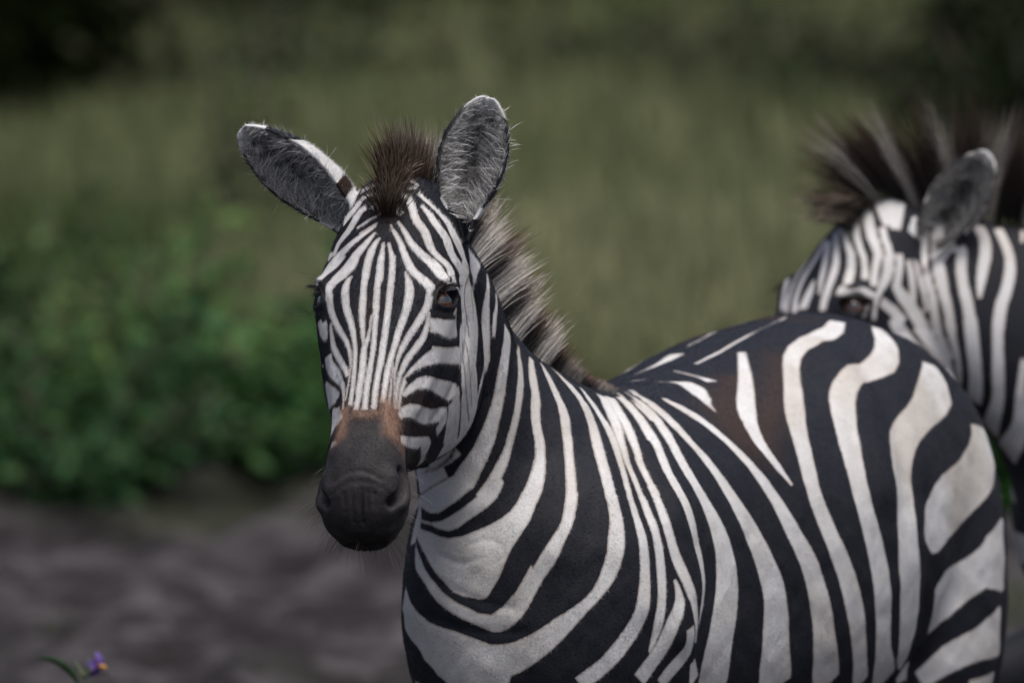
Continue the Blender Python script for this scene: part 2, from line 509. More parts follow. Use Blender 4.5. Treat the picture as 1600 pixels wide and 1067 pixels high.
def fold_skin(pose, P, N):
    """folds and muscle edges on the body"""
    P = P.copy()
    hl = pose['head'].l(P)
    body = smoothstep(-.22, -.30, hl[:, 2]) * smoothstep(.45, .6, P[:, 2])
    P += N * (.0038 * fbm3((P - pose['body'].o) * 13) * body)[:, None]
    base = pose['body'].o
    for ch, pts in pose.get('folds', ()):
        if ch not in 'gr': continue
        w = max(pts[:, 3].max(), .003)
        lo, hi = pts[:, :3].min(0) + base - 3 * w, pts[:, :3].max(0) + base + 3 * w
        k = np.nonzero(((P > lo) & (P < hi)).all(1))[0]
        r, e = polydist(P[k] - base, pts[:, :3])
        P[k] += N[k] * ((.20 * w * np.exp(-(r / w) ** 2)) * (1 if ch == 'r' else -1))[:, None]
    return P
STROKES1 = (
 ('W','-383,-340,2875,11 -388,-349,2861,12 -396,-355,2848,13 -407,-357,2836,14 -418,-357,2826,14 -431,-355,2816,14 -444,-354,2807,14 -454,-358,2795,14 -459,-366,2782,13 -455,-375,2767,12 -452,-383,2752,11 -450,-391,2737,11 -445,-401,2723,10 -439,-413,2709,10 -432,-427,2696,9 -424,-441,2684,9 -415,-456,2672,8 -407,-470,2660,7 -402,-483,2646,6 -398,-494,2632,5 -396,-504,2617,4 -396,-514,2603,3 -398,-523,2588,3 -399,-533,2573,3 -401,-542,2559,2 -404,-551,2544,2 -406,-560,2529,2 -409,-569,2515,2'),
 ('W','-395,-374,2824,4 -405,-377,2812,8 -411,-384,2798,11 -412,-393,2783,12 -411,-403,2768,12 -410,-413,2753,11 -407,-423,2739,11 -402,-435,2725,10 -397,-446,2711,9 -393,-457,2697,9 -389,-468,2682,8 -387,-478,2668,7 -385,-488,2653,6 -384,-498,2638,6 -384,-507,2623,6 -385,-516,2608,6 -385,-525,2593,6 -387,-535,2578,6 -388,-544,2563,6 -390,-553,2549,6 -392,-562,2534,6 -394,-571,2519,6 -396,-581,2505,6'),
 ('W','-348,-355,2876,9 -352,-365,2861,9 -355,-374,2847,9 -358,-384,2832,9 -360,-393,2817,9 -362,-403,2802,9 -363,-412,2787,9 -364,-422,2772,10 -365,-431,2757,10 -366,-440,2742,10 -366,-449,2727,9 -366,-459,2712,8 -365,-468,2697,7 -364,-478,2682,6 -363,-487,2667,5 -361,-497,2652,4'),
 ('W','-342,-455,2728,2 -344,-464,2714,3 -345,-473,2699,3 -348,-481,2684,4 -351,-489,2669,5 -357,-496,2656,7 -361,-503,2641,8 -362,-512,2627,9 -363,-521,2612,9 -364,-530,2597,9 -366,-539,2582,9 -368,-548,2567,9 -371,-556,2553,9 -373,-565,2538,9 -375,-575,2524,8 -378,-584,2509,8 -380,-594,2494,8'),
 ('W','-317,-363,2877,8 -319,-373,2862,8 -321,-383,2847,8 -323,-393,2833,8 -324,-402,2818,9 -326,-412,2803,9 -327,-421,2788,9 -328,-430,2774,9 -329,-439,2759,9 -329,-448,2744,9 -330,-457,2729,8 -331,-466,2714,8 -332,-475,2700,7 -333,-484,2685,7 -334,-493,2670,7 -335,-502,2655,7 -337,-510,2641,7 -339,-519,2626,7 -342,-527,2612,7 -344,-535,2597,8 -347,-544,2582,8 -349,-552,2568,8 -352,-561,2553,8 -353,-570,2539,8 -355,-580,2524,8 -356,-589,2510,8 -358,-599,2495,8'),
 ('W','-285,-369,2877,7 -286,-380,2863,8 -287,-390,2848,8 -288,-400,2833,8 -290,-410,2818,8 -291,-419,2804,9 -293,-428,2789,9 -294,-438,2774,9 -296,-446,2759,9 -297,-455,2744,9 -299,-464,2730,9 -301,-472,2715,9 -303,-481,2700,9 -305,-489,2685,9 -307,-498,2671,9 -310,-506,2656,9 -312,-514,2641,9 -314,-523,2627,9 -317,-531,2612,9 -320,-540,2598,8 -323,-548,2583,8 -326,-557,2568,8 -328,-566,2554,8 -330,-575,2539,8 -331,-584,2525,8 -333,-594,2510,8 -334,-604,2496,7'),
 ('W','-253,-400,2839,3 -247,-409,2825,6 -243,-418,2811,10 -241,-427,2797,12 -241,-436,2782,12 -244,-444,2768,12 -247,-452,2753,11 -251,-459,2739,10 -256,-467,2725,10 -261,-475,2711,10 -266,-483,2698,9 -271,-491,2684,9 -275,-499,2670,9 -279,-507,2656,8 -284,-515,2642,8 -288,-523,2628,8 -292,-531,2614,8 -296,-539,2599,8 -299,-549,2585,8 -302,-559,2571,8 -304,-567,2557,8 -306,-576,2542,7 -308,-585,2528,7 -310,-595,2514,6'),
 ('W','-283,-531,2610,2 -284,-540,2595,2 -286,-550,2580,2 -287,-560,2565,3 -289,-568,2551,3 -290,-577,2536,3 -292,-586,2521,3 -295,-596,2506,3'),
 ('W','-251,-371,2878,7 -248,-382,2863,8 -243,-391,2850,9 -232,-397,2840,11 -220,-402,2830,12 -208,-407,2821,13 -197,-412,2811,13 -186,-421,2800,13 -184,-428,2786,12 -188,-434,2771,12 -192,-439,2757,11 -198,-445,2744,10 -205,-452,2731,10 -213,-459,2718,10 -222,-467,2706,10 -230,-474,2694,9 -239,-482,2682,9 -247,-489,2670,9 -254,-498,2657,8 -261,-507,2644,8 -267,-515,2631,6 -272,-524,2617,5 -275,-532,2603,4 -278,-541,2589,3 -279,-550,2574,3 -280,-559,2560,3 -280,-566,2545,3 -280,-572,2531,4 -280,-579,2516,4 -280,-585,2501,5'),
 ('W','-190,-445,2735,4 -191,-450,2720,6 -193,-454,2705,7 -197,-461,2691,8 -202,-467,2677,9 -209,-474,2664,9 -218,-482,2653,9 -227,-490,2641,9 -237,-498,2630,9 -246,-508,2618,9 -253,-518,2606,9 -259,-527,2593,8 -265,-537,2580,7 -269,-547,2566,7 -272,-555,2552,6 -274,-563,2537,6 -275,-570,2523,6 -276,-578,2508,6 -277,-585,2494,5'),
 ('W','-111,-332,2609,24 -128,-368,2612,23 -144,-404,2616,22 -159,-437,2619,21 -176,-457,2620,20 -190,-472,2614,18 -204,-485,2607,15 -216,-497,2598,12 -229,-509,2588,10 -240,-520,2578,9 -251,-531,2566,8 -258,-542,2553,7 -262,-551,2538,7 -265,-560,2523,6 -267,-568,2508,5 -268,-577,2493,5'),
 ('W','-122,-347,2518,17 -139,-374,2522,19 -155,-407,2529,20 -170,-436,2540,20 -185,-473,2551,18 -201,-491,2555,16 -217,-507,2554,14 -230,-522,2546,12 -243,-537,2537,10 -256,-551,2527,6'),
 ('W','-120,-344,2517,18 -118,-338,2500,19 -117,-328,2483,20 -117,-320,2465,20'),
 ('W','-182,-449,2701,19 -165,-438,2699,19 -148,-423,2691,22 -131,-389,2688,31 -121,-354,2697,41'),
 ('W','-451,-405,2700,4 -449,-413,2685,6 -447,-422,2670,8 -445,-429,2654,9 -441,-440,2639,10 -434,-455,2626,11 -426,-474,2614,11 -418,-494,2602,10 -410,-512,2590,8 -405,-528,2575,5'),
 ('W','-476,-370,2701,24 -473,-379,2686,24 -468,-391,2672,18 -460,-408,2659,3'),
 ('W','-472,-391,2586,9'),
 ('W','-458,-426,2611,21 -456,-433,2596,21 -448,-453,2584,21 -435,-481,2574,19 -426,-507,2563,15 -418,-531,2552,9 -415,-546,2538,6 -414,-558,2523,4 -415,-569,2508,3 -415,-580,2493,3'),
 ('W','-472,-247,2534,9'),
 ('W','-459,-442,2508,44 -444,-492,2520,22 -427,-531,2524,9'),
 ('W','-417,-304,2871,10 -429,-302,2857,11 -441,-305,2844,13 -455,-305,2833,14 -469,-307,2822,14 -481,-322,2812,13 -491,-310,2795,11'),
 ('W','-457,-236,2865,34'),
 ('W','-494,-278,2776,24'),
 ('W','-203,-356,2872,8 -191,-359,2860,10 -179,-367,2849,12 -168,-377,2837,13 -158,-393,2826,12 -149,-403,2811,12'),
 ('W','-172,-342,2875,6 -159,-342,2866,7 -146,-339,2856,8 -134,-333,2845,10 -127,-331,2831,12 -124,-347,2816,15 -123,-371,2804,16'),
 ('W','-127,-291,2870,14 -116,-276,2853,15 -108,-263,2835,15 -106,-265,2817,12 -109,-287,2800,7'),
 ('W','-102,-216,2863,13 -92,-184,2847,8 -86,-163,2830,6 -86,-177,2814,8 -93,-218,2804,10 -104,-266,2796,12'),
 ('W','-358,-392,2819,10 -357,-382,2835,11 -354,-372,2850,11 -351,-362,2866,11 -346,-352,2881,11 -340,-342,2895,10 -332,-333,2909,7 -322,-325,2921,4'),
 ('W','-320,-405,2816,9 -319,-395,2832,9 -318,-384,2847,9 -317,-373,2863,9 -315,-362,2879,8 -313,-350,2894,5 -311,-337,2910,4'),
 ('W','-289,-411,2816,9 -288,-401,2832,9 -287,-390,2848,9 -287,-379,2864,8 -289,-367,2880,7 -293,-354,2895,5 -297,-341,2910,4'),
 ('W','-440,-352,2811,16 -429,-351,2823,18 -417,-349,2835,18 -407,-346,2847,18 -397,-342,2860,17 -387,-338,2873,15 -376,-335,2886,13 -366,-330,2898,11 -355,-324,2910,9 -344,-317,2922,6 -333,-310,2934,4'),
 ('W','-486,-313,2812,20 -474,-296,2821,20 -463,-294,2831,20 -452,-291,2844,18 -442,-290,2855,16 -431,-291,2868,14 -420,-295,2880,13 -409,-300,2892,12 -397,-303,2903,11 -385,-304,2914,10 -372,-303,2923,8 -359,-301,2933,7 -346,-298,2942,6 -333,-294,2952,4'),
 ('W','-444,-272,2870,8 -438,-265,2886,10 -431,-258,2901,12 -421,-258,2914,14 -411,-259,2927,15 -401,-256,2941,15 -392,-249,2955,15 -384,-241,2969,15 -374,-235,2982,13 -360,-236,2992,10'),
 ('W','-438,-106,2924,7 -428,-84,2934,7'),
 ('W','-415,-196,2955,23 -405,-201,2968,21 -395,-204,2980,18 -384,-203,2992,14 -375,-198,3005,11 -366,-192,3017,8'),
 ('W','-336,-252,2991,17 -322,-240,3007,13'),
 ('W','-381,-276,2943,4 -366,-276,2953,5 -351,-274,2964,5 -335,-272,2972,4 -319,-270,2981,4'),
 ('W','-374,-295,2930,3 -358,-295,2939,4 -343,-293,2948,4 -328,-289,2958,3'),
 ('W','-206,-409,2816,12 -217,-404,2827,12 -229,-399,2837,12 -238,-391,2849,11 -245,-382,2862,11 -252,-373,2876,10 -258,-363,2890,9 -263,-351,2904,8 -269,-340,2917,7 -277,-328,2930,6 -286,-315,2942,4 -293,-302,2955,2'),
 ('W','-147,-397,2822,17 -157,-377,2833,17 -167,-367,2844,16 -179,-360,2855,15 -192,-356,2864,14 -204,-354,2875,13 -216,-354,2887,12 -227,-352,2898,11 -238,-345,2910,10 -246,-335,2924,8 -254,-323,2937,7 -263,-311,2950,5 -273,-299,2962,4'),
 ('W','-125,-363,2816,21 -130,-342,2829,19 -136,-338,2843,16 -146,-339,2855,12 -157,-341,2865,10 -169,-340,2876,10 -179,-338,2887,10 -187,-333,2900,12 -192,-326,2914,13 -197,-317,2928,13 -204,-308,2941,13 -213,-302,2953,13 -223,-294,2964,12 -230,-283,2977,11 -234,-271,2991,11 -239,-257,3004,11 -246,-244,3017,11 -259,-236,3024,9 -274,-233,3025,7'),
 ('W','-288,-259,2999,10 -276,-271,2990,10 -264,-281,2982,9'),
 ('W','-102,-251,2806,23 -105,-258,2822,22 -110,-266,2838,22 -118,-282,2853,21 -127,-293,2867,21 -133,-292,2882,21 -137,-286,2897,21 -142,-279,2911,20 -150,-277,2925,18 -160,-277,2938,16 -170,-275,2950,14 -179,-271,2963,13 -188,-265,2975,12 -198,-260,2987,9 -209,-254,2998,6'),
 ('W','-219,-224,3029,6 -207,-230,3019,6 -196,-234,3009,7 -184,-236,2999,7 -173,-238,2988,7 -162,-238,2976,8 -152,-235,2965,12 -142,-231,2952,16 -134,-229,2939,20 -127,-229,2925,24 -120,-227,2910,26 -113,-221,2896,28 -107,-214,2881,28 -100,-201,2866,23 -94,-191,2850,12 -90,-187,2834,7 -87,-183,2819,7'),
 ('W','-387,-191,2995,10 -373,-196,3008,8 -358,-200,3019,6 -340,-207,3026,5 -322,-212,3031,4'),
 ('W','-371,-158,3029,10 -355,-174,3038,7 -338,-181,3046,5 -320,-186,3051,4'),
 ('W','-248,-217,3041,5 -224,-210,3044,4'),
 ('W','-250,-183,3064,5 -235,-195,3057,4 -219,-201,3049,4'),
 ('W','-452,-472,2493,14 -436,-514,2513,14'),
 ('W','-442,-549,2454,46 -432,-567,2468,32 -425,-574,2483,17'),
 ('W','-445,-610,2401,9 -433,-630,2406,8'),
 ('W','190,-20,2194,18 188,-40,2171,19 187,-53,2146,22 184,-67,2122,24 174,-77,2099,26 160,-84,2077,27 146,-90,2055,28 132,-93,2033,29 119,-94,2011,29 104,-94,1990,28 88,-94,1969,27 72,-92,1948,26 55,-89,1928,25 37,-83,1908,25 17,-76,1891,26 -5,-68,1876,26 -30,-58,1865,27 -56,-47,1863,26 -81,-37,1870,25 -105,-27,1879,23 -128,-13,1891,22 -149,3,1905,20 -167,23,1921,20 -185,41,1938,19 -200,61,1957,19 -213,80,1978,19 -221,99,2001,18 -227,120,2024,18 -231,149,2046,18'),
 ('W','292,16,2191,20 298,1,2166,20 303,-11,2142,21 306,-26,2117,22 306,-39,2092,24 304,-51,2067,26 298,-62,2043,28 289,-71,2019,31 277,-80,1996,33 263,-91,1975,33 246,-99,1955,33 228,-105,1936,33 209,-110,1918,33 191,-112,1899,34 172,-113,1880,35 154,-113,1861,36 135,-112,1843,38 114,-110,1825,40 93,-106,1809,41 72,-100,1793,42 49,-92,1777,43 25,-82,1765,45 0,-72,1759,46 -27,-60,1760,47 -52,-48,1765,47 -78,-35,1772,47 -102,-21,1781,46 -126,-7,1791,44 -148,9,1804,43 -170,28,1816,42 -192,50,1829,42 -213,73,1843,42 -234,103,1858,44 -252,147,1874,48 -259,179,1894,49'),
 ('W','347,57,2186,14 356,44,2161,14 363,31,2137,15 370,21,2112,16 377,12,2087,17 381,4,2062,18 383,-1,2035,19 383,-5,2009,20 382,-11,1983,20 380,-17,1956,21 378,-25,1931,22 375,-31,1905,22 369,-37,1879,23 360,-44,1854,23 348,-53,1832,24 333,-62,1810,24 317,-70,1789,24 300,-78,1770,24 281,-83,1751,23 261,-88,1734,23 239,-94,1719,23 217,-97,1704,22'),
 ('W','385,92,2182,13 394,79,2158,14 402,68,2134,15 410,58,2110,16 416,52,2084,16 421,47,2059,17 426,42,2033,17 428,38,2007,18 429,34,1980,18 429,30,1954,18 428,24,1928,18 425,18,1902,18 422,11,1877,18 418,5,1851,17 413,2,1825,15 406,-2,1800,11 398,-9,1775,6'),
 ('W','407,143,2205,13 417,128,2181,13 426,115,2157,14 435,103,2132,15 444,94,2107,16 451,92,2081,17 458,89,2054,18 465,90,2028,18 473,95,2001,18 483,99,1975,18 492,107,1948,17 500,114,1921,17 507,122,1893,16 514,131,1865,16 520,136,1838,14 523,143,1810,11 525,155,1781,8'),
 ('W','464,73,1957,7 471,78,1928,13 473,78,1900,19 465,65,1874,22 453,49,1850,24 444,37,1825,25 435,30,1799,26 425,20,1774,26 410,6,1751,26 394,-5,1729,27 378,-15,1707,27'),
 ('W','498,107,1820,21 501,116,1792,24 496,118,1765,26 482,105,1744,26 465,84,1725,24 449,66,1705,24 434,54,1684,24'),
 ('W','522,165,1721,17 528,193,1672,30'),
 ('W','-226,192,1663,24'),
 ('W','-169,30,2188,94 -159,24,2165,113 -196,80,2128,143 -176,51,2110,158 -158,29,2084,160 -144,19,2064,162 -134,11,2041,170 -129,6,2018,183 -126,1,1996,196 -123,-5,1972,208 -112,-16,1942,218 -111,-18,1921,228 -113,-21,1892,237 -116,-18,1849,240 -94,-28,1830,235 -66,-40,1817,220 -38,-53,1807,201 -14,-65,1798,189'),
 ('W','-219,97,2224,35 -187,42,2244,26 -155,14,2261,22'),
 ('W','-44,-25,2190,73 -21,-30,2171,68 1,-35,2153,63 24,-42,2134,58'),
 ('W','97,8,2244,19 88,-7,2219,23 77,-19,2196,27 65,-30,2172,30 52,-40,2150,33 39,-47,2127,35 26,-50,2103,37 13,-52,2080,40 0,-53,2056,42 -14,-52,2032,44'),
 ('W','-253,176,1793,75 -231,116,1785,66 -202,71,1778,69 -175,41,1770,80'),
 ('W','-233,127,1770,74 -216,98,1755,82 -218,116,1727,92 -191,78,1715,96 -162,43,1709,93 -132,13,1711,85 -106,-11,1713,80 -79,-29,1717,77 -54,-45,1721,75 -27,-60,1724,74'),
 ('K','-20,-16,2296,14 -22,-17,2269,16 -35,-19,2245,16 -53,-18,2225,16 -73,-18,2206,14 -93,-15,2188,13 -115,-7,2170,12 -138,7,2153,12 -161,30,2136,11 -187,66,2128,12 -213,115,2134,16'),
 ('K','65,14,2292,30 58,3,2267,30 46,-8,2243,30 33,-17,2220,29 21,-24,2196,27 5,-30,2174,25 -16,-33,2157,23 -39,-32,2141,21 -63,-27,2127,19 -87,-19,2113,16 -111,-5,2098,13 -138,14,2089,10 -165,36,2091,9 -190,70,2099,9 -216,127,2101,9'),
 ('K','145,60,2288,27 146,38,2263,28 145,16,2239,28 144,-6,2216,28 139,-24,2192,29 131,-40,2169,30 120,-53,2147,32 109,-63,2124,34 96,-69,2102,35 82,-71,2080,36 67,-71,2058,36 54,-72,2036,36 42,-74,2012,34 31,-74,1989,32 19,-72,1965,30 4,-66,1943,28 -12,-61,1921,25 -31,-55,1903,22 -57,-46,1902,19 -81,-35,1910,15 -106,-22,1915,12 -130,-8,1926,11 -149,9,1941,11 -167,29,1958,11 -184,47,1976,11 -198,66,1996,11 -209,86,2018,10 -219,112,2039,9 -228,152,2059,7'),
 ('K','231,89,2275,30 234,57,2252,32 237,27,2231,34 239,4,2207,36 241,-16,2183,39 241,-32,2159,42 240,-47,2135,45 238,-61,2111,49 233,-73,2087,53 226,-83,2062,58 218,-90,2038,60 209,-96,2014,61 197,-101,1991,61 180,-104,1972,60 162,-107,1954,56 144,-106,1934,50 126,-106,1916,43 109,-105,1896,37 92,-104,1877,32 72,-101,1859,27 51,-95,1843,23 29,-85,1829,20 4,-74,1820,18 -21,-61,1817,17 -46,-50,1824,18 -70,-40,1833,19 -94,-29,1841,20 -118,-18,1850,22 -141,-1,1858,25 -164,21,1868,29 -186,42,1879,34 -205,61,1896,38 -221,84,1915,42 -236,113,1935,44 -245,142,1955,43 -246,148,1980,39 -245,157,2005,35 -243,171,2030,32'),
 ('K','-250,204,1736,73 -230,142,1723,59 -216,122,1703,50 -193,94,1687,44 -174,71,1671,36 -149,44,1658,29 -123,23,1649,24 -97,4,1639,22'),
 ('W','18,46,2635,26 18,25,2611,25 15,8,2586,23 11,-3,2561,20 7,-10,2535,19 3,-14,2509,18 -1,-16,2483,18 -6,-19,2458,18 -12,-21,2432,19 -20,-22,2407,20 -27,-22,2382,22 -36,-22,2356,24 -46,-21,2332,25 -58,-19,2308,26 -71,-17,2285,28 -85,-13,2262,31 -98,-10,2239,33'),
 ('W','54,194,2580,8 57,152,2558,18 58,111,2535,22 57,78,2511,21 55,56,2486,20 52,39,2461,18 49,26,2436,16 44,17,2410,15 38,10,2384,15 32,4,2359,16 24,-1,2333,16 16,-7,2308,17 5,-13,2284,18 -7,-17,2260,18 -20,-21,2238,18 -36,-21,2216,18 -52,-23,2194,18'),
 ('W','84,235,2542,10 89,195,2519,14 93,160,2495,18 98,136,2471,19 101,119,2445,19 100,97,2420,19 100,77,2395,18 103,66,2368,16 107,59,2342,16 108,50,2315,16 107,38,2289,17 103,21,2264,19 97,5,2239,22 89,-9,2214,25 76,-22,2191,27'),
 ('W','109,298,2521,7 122,277,2499,14 134,255,2477,18 144,234,2454,19 152,211,2430,19 158,191,2406,19 162,169,2381,19 165,145,2357,18 169,124,2333,17 174,101,2308,15 178,79,2284,14 182,50,2261,14 185,21,2237,14 187,-4,2213,15 188,-25,2189,16'),
 ('W','133,403,2502,2 153,378,2487,7 172,362,2469,16 190,360,2449,23 204,348,2428,25 216,328,2406,25 227,298,2385,24 236,272,2362,22 245,238,2340,20 252,198,2319,18 259,152,2298,18 266,112,2277,18 273,80,2255,18 280,52,2232,19 286,30,2209,19 292,11,2185,19'),
 ('W','216,439,2440,7 233,419,2421,14 249,398,2401,17 264,377,2380,17 279,346,2361,17 293,306,2342,16 304,256,2322,15 312,198,2303,14 320,159,2281,13 327,126,2258,13 334,99,2235,13 341,78,2211,13 348,59,2187,13'),
 ('W','275,536,2407,20 291,486,2390,20 305,435,2372,19 315,372,2354,17 322,311,2334,14 329,251,2314,13 337,201,2294,13 346,165,2272,12 356,139,2250,12 366,119,2226,12 375,103,2203,12 385,89,2179,12'),
 ('W','282,785,2397,4'),
 ('W','298,560,2400,17 313,511,2384,16 328,456,2368,15 341,401,2351,14 351,337,2333,14 360,282,2314,13 369,238,2294,12 378,204,2273,12 388,180,2251,12 398,158,2229,12 409,146,2206,12 419,133,2183,12'),
 ('W','300,961,2388,3'),
 ('W','318,686,2400,6 337,596,2391,10 355,538,2377,13 371,481,2362,14 385,430,2345,14 397,379,2327,15 409,330,2308,16'),
 ('W','316,810,2398,2'),
 ('W','337,679,2397,2 358,616,2387,4 378,559,2376,8 397,511,2363,9 414,466,2348,9'),
 ('W','345,794,2397,2 370,719,2393,9 393,657,2385,3 416,599,2375,9'),
 ('W','-39,-40,2708,13 -40,-43,2681,13 -40,-44,2654,13 -39,-44,2627,13 -40,-45,2599,13 -39,-44,2572,13 -43,-50,2545,13 -49,-102,2524,12 -56,-143,2502,11 -62,-159,2477,8 -66,-157,2449,5'),
 ('W','-13,50,2732,6 -12,11,2709,8 -16,-15,2684,10 -18,-25,2657,8 -19,-30,2630,5'),
 ('W','-37,33,2787,6 -35,-5,2764,9 -36,-28,2739,11 -39,-39,2714,12 -42,-44,2688,12 -43,-45,2661,12 -42,-46,2635,13 -41,-46,2608,13'),
 ('W','50,182,2585,4'),
 ('W','-80,-189,2928,6'),
 ('W','-70,-25,2835,31 -73,-55,2810,19 -74,-66,2785,13 -75,-151,2767,6'),
 ('W','-93,-204,2826,36 -99,-240,2805,41 -97,-241,2779,52 -91,-226,2752,63 -85,-213,2726,72 -82,-210,2700,77 -80,-212,2674,78 -80,-224,2650,76 -80,-242,2626,73'),
 ('W','-143,-385,2793,20 -117,-363,2795,7 -105,-278,2766,8'),
 ('K','-84,-63,2826,2 -85,-175,2809,2 -94,-226,2788,2 -97,-247,2763,2 -96,-250,2736,2 -92,-242,2708,2 -88,-228,2679,2 -85,-239,2653,2 -82,-251,2626,1'),
 ('K','-80,-176,2769,1 -76,-173,2741,1 -74,-177,2714,1 -74,-185,2686,1'),
 ('K','-105,-291,2694,1 -104,-299,2663,1 -98,-289,2630,1'),
 ('K','-113,-360,2761,2 -116,-345,2732,2 -122,-366,2708,2'),
 ('W','-177,-458,2628,19 -146,-409,2618,20 -114,-339,2610,22'),
 ('W','-228,-519,2549,11 -202,-492,2551,14 -175,-449,2546,19 -151,-400,2528,24 -127,-352,2512,26'),
 ('W','-84,-255,2628,76 -86,-275,2603,64 -84,-276,2577,57 -82,-272,2551,60 -78,-250,2522,67 -80,-244,2495,71 -84,-236,2468,74 -87,-223,2441,80 -96,-230,2417,86 -103,-222,2391,91 -113,-213,2366,96'),
 ('W','-129,-4,2321,27 -147,6,2301,23 -168,22,2284,18 -191,44,2268,10'),
 ('W','-266,-583,2475,9 -254,-567,2484,15 -239,-547,2485,19 -223,-524,2479,20 -211,-484,2468,22 -196,-451,2459,22 -182,-421,2457,20 -165,-395,2457,21 -150,-374,2456,21 -151,-367,2439,18 -158,-371,2425,17 -167,-379,2413,17'),
 ('W','-261,-610,2414,12 -247,-565,2404,15 -230,-497,2394,16 -214,-456,2389,18 -198,-420,2385,19 -196,-405,2373,22 -206,-414,2361,25'),
 ('W','-247,-530,2343,5'),
 ('W','-198,-397,2361,14 -204,-387,2345,16 -209,-370,2328,18'),
 ('W','-218,82,2263,10 -223,99,2245,12 -227,129,2226,3'),
 ('K','-137,-363,2487,13 -136,-352,2460,10 -139,-341,2433,9 -148,-339,2408,8 -163,-348,2387,8 -181,-367,2370,6 -197,-379,2351,4 -205,-351,2323,3'),
 ('K','-212,75,2249,2'),
 ('W','-123,-340,2481,29 -123,-319,2444,40 -123,-286,2405,50'),
 ('K','-102,-303,2638,1 -100,-299,2612,1 -98,-303,2586,1 -96,-306,2561,1 -94,-301,2534,1 -92,-287,2507,1 -90,-264,2478,1 -87,-232,2449,2 -85,-199,2419,2'),
 ('K','-85,-21,2373,2 -85,-18,2347,1'),
 ('K','-92,-268,2635,1 -88,-277,2608,1 -84,-277,2580,1 -82,-272,2552,1 -80,-258,2522,1 -79,-237,2492,1 -77,-209,2461,1'),
 ('K','-107,-319,2579,4 -107,-324,2552,4 -107,-325,2525,3 -107,-316,2497,3 -107,-300,2468,3 -107,-280,2438,3 -110,-258,2408,4 -114,-236,2379,4'),
 ('K','-122,-6,2327,5 -134,-1,2302,5 -153,11,2281,5 -177,31,2265,4 -204,62,2253,3'),
 ('K','-247,-530,2563,7 -223,-508,2578,9 -196,-481,2584,13 -167,-444,2576,17 -139,-385,2566,19 -111,-329,2553,19'),
 ('K','-175,-405,2437,5 -173,-382,2401,2'),
 ('W','292,1221,2364,3'),
 ('W','309,739,2398,3'),
 ('W','329,606,2395,16 348,555,2382,16 365,501,2368,15 381,452,2352,15 396,408,2335,16 410,361,2318,17 422,320,2299,18 432,292,2277,18 441,262,2255,19 449,240,2232,20 459,221,2210,20 469,206,2187,21 478,196,2163,22 488,188,2139,23 497,185,2115,24 507,183,2090,24 515,184,2065,24 523,188,2039,24 530,190,2013,24 537,193,1986,23 541,196,1960,22 545,196,1933,20 545,191,1907,17 544,183,1881,14 540,172,1856,10 534,158,1832,8'),
 ('W','320,880,2395,3'),
 ('W','341,730,2397,4 363,663,2390,7 384,596,2382,12 402,546,2368,16 419,494,2353,17 435,453,2337,17 450,411,2319,18 462,378,2299,19 475,352,2279,20 487,335,2257,21 499,321,2235,23 512,310,2214,24 525,304,2191,25 537,300,2168,26 550,301,2144,28 563,303,2121,31 575,306,2097,35 585,311,2072,39 594,314,2046,44 602,318,2020,48 608,321,1994,52 611,322,1967,54 615,322,1941,58 617,320,1914,62 618,318,1888,66 615,312,1862,68 611,304,1837,70 606,296,1811,71 602,292,1785,72 597,288,1759,74 592,287,1733,75 587,289,1707,76 585,294,1680,77 580,302,1652,78'),
 ('W','357,794,2397,4 378,710,2391,7 400,638,2383,13 421,589,2372,16 441,549,2360,17 460,511,2345,17 478,480,2329,18 496,457,2312,18 514,444,2294,18 532,438,2275,18 550,435,2255,19 567,430,2235,20 583,428,2214,21 598,428,2192,23 612,431,2169,24 627,435,2146,27 641,440,2122,31 655,448,2098,34 668,459,2073,38 679,473,2048,41 692,487,2022,43 704,498,1996,44 715,512,1970,46 724,525,1943,48 732,538,1916,50 741,551,1889,53 749,560,1861,58 753,567,1833,62 753,573,1806,65 754,577,1778,68 754,583,1750,70 752,586,1723,73 752,591,1696,74 752,600,1667,75 751,613,1639,76 750,628,1610,78'),
 ('W','446,706,2383,8 470,670,2374,18 493,652,2364,24 516,636,2351,26 538,618,2338,27 561,606,2324,26 582,598,2309,22 603,597,2291,18 623,597,2273,17 642,597,2254,17 661,599,2235,18 680,600,2215,18 697,605,2193,19 714,611,2171,21 730,618,2148,24 745,627,2124,26 760,633,2101,28 774,640,2076,30 787,649,2051,31 799,661,2025,33 812,674,2000,34 825,689,1974,35 838,704,1948,36 849,718,1921,38 859,732,1893,40 866,743,1866,42 873,751,1838,43 880,760,1810,44 885,771,1782,46 888,779,1754,49 891,788,1725,52 894,796,1697,54 896,811,1667,56 897,830,1637,60 899,852,1607,62 901,875,1576,64'),
 ('W','675,1398,2438,12 677,1290,2423,15 679,1196,2405,19 680,1109,2387,22 679,1011,2370,25 677,920,2353,28 678,847,2334,30 682,790,2313,30 692,753,2292,29 704,728,2271,28 718,712,2250,26 734,704,2230,24 751,706,2209,20 767,711,2187,15 784,718,2165,10 800,723,2143,6'),
 ('W','546,1306,2417,8 572,1354,2424,8 598,1397,2433,9 624,1451,2440,9 649,1500,2450,8 675,1552,2459,7 700,1587,2469,6 727,1625,2478,6 753,1681,2485,6 781,1752,2490,6 809,1867,2491,5'),
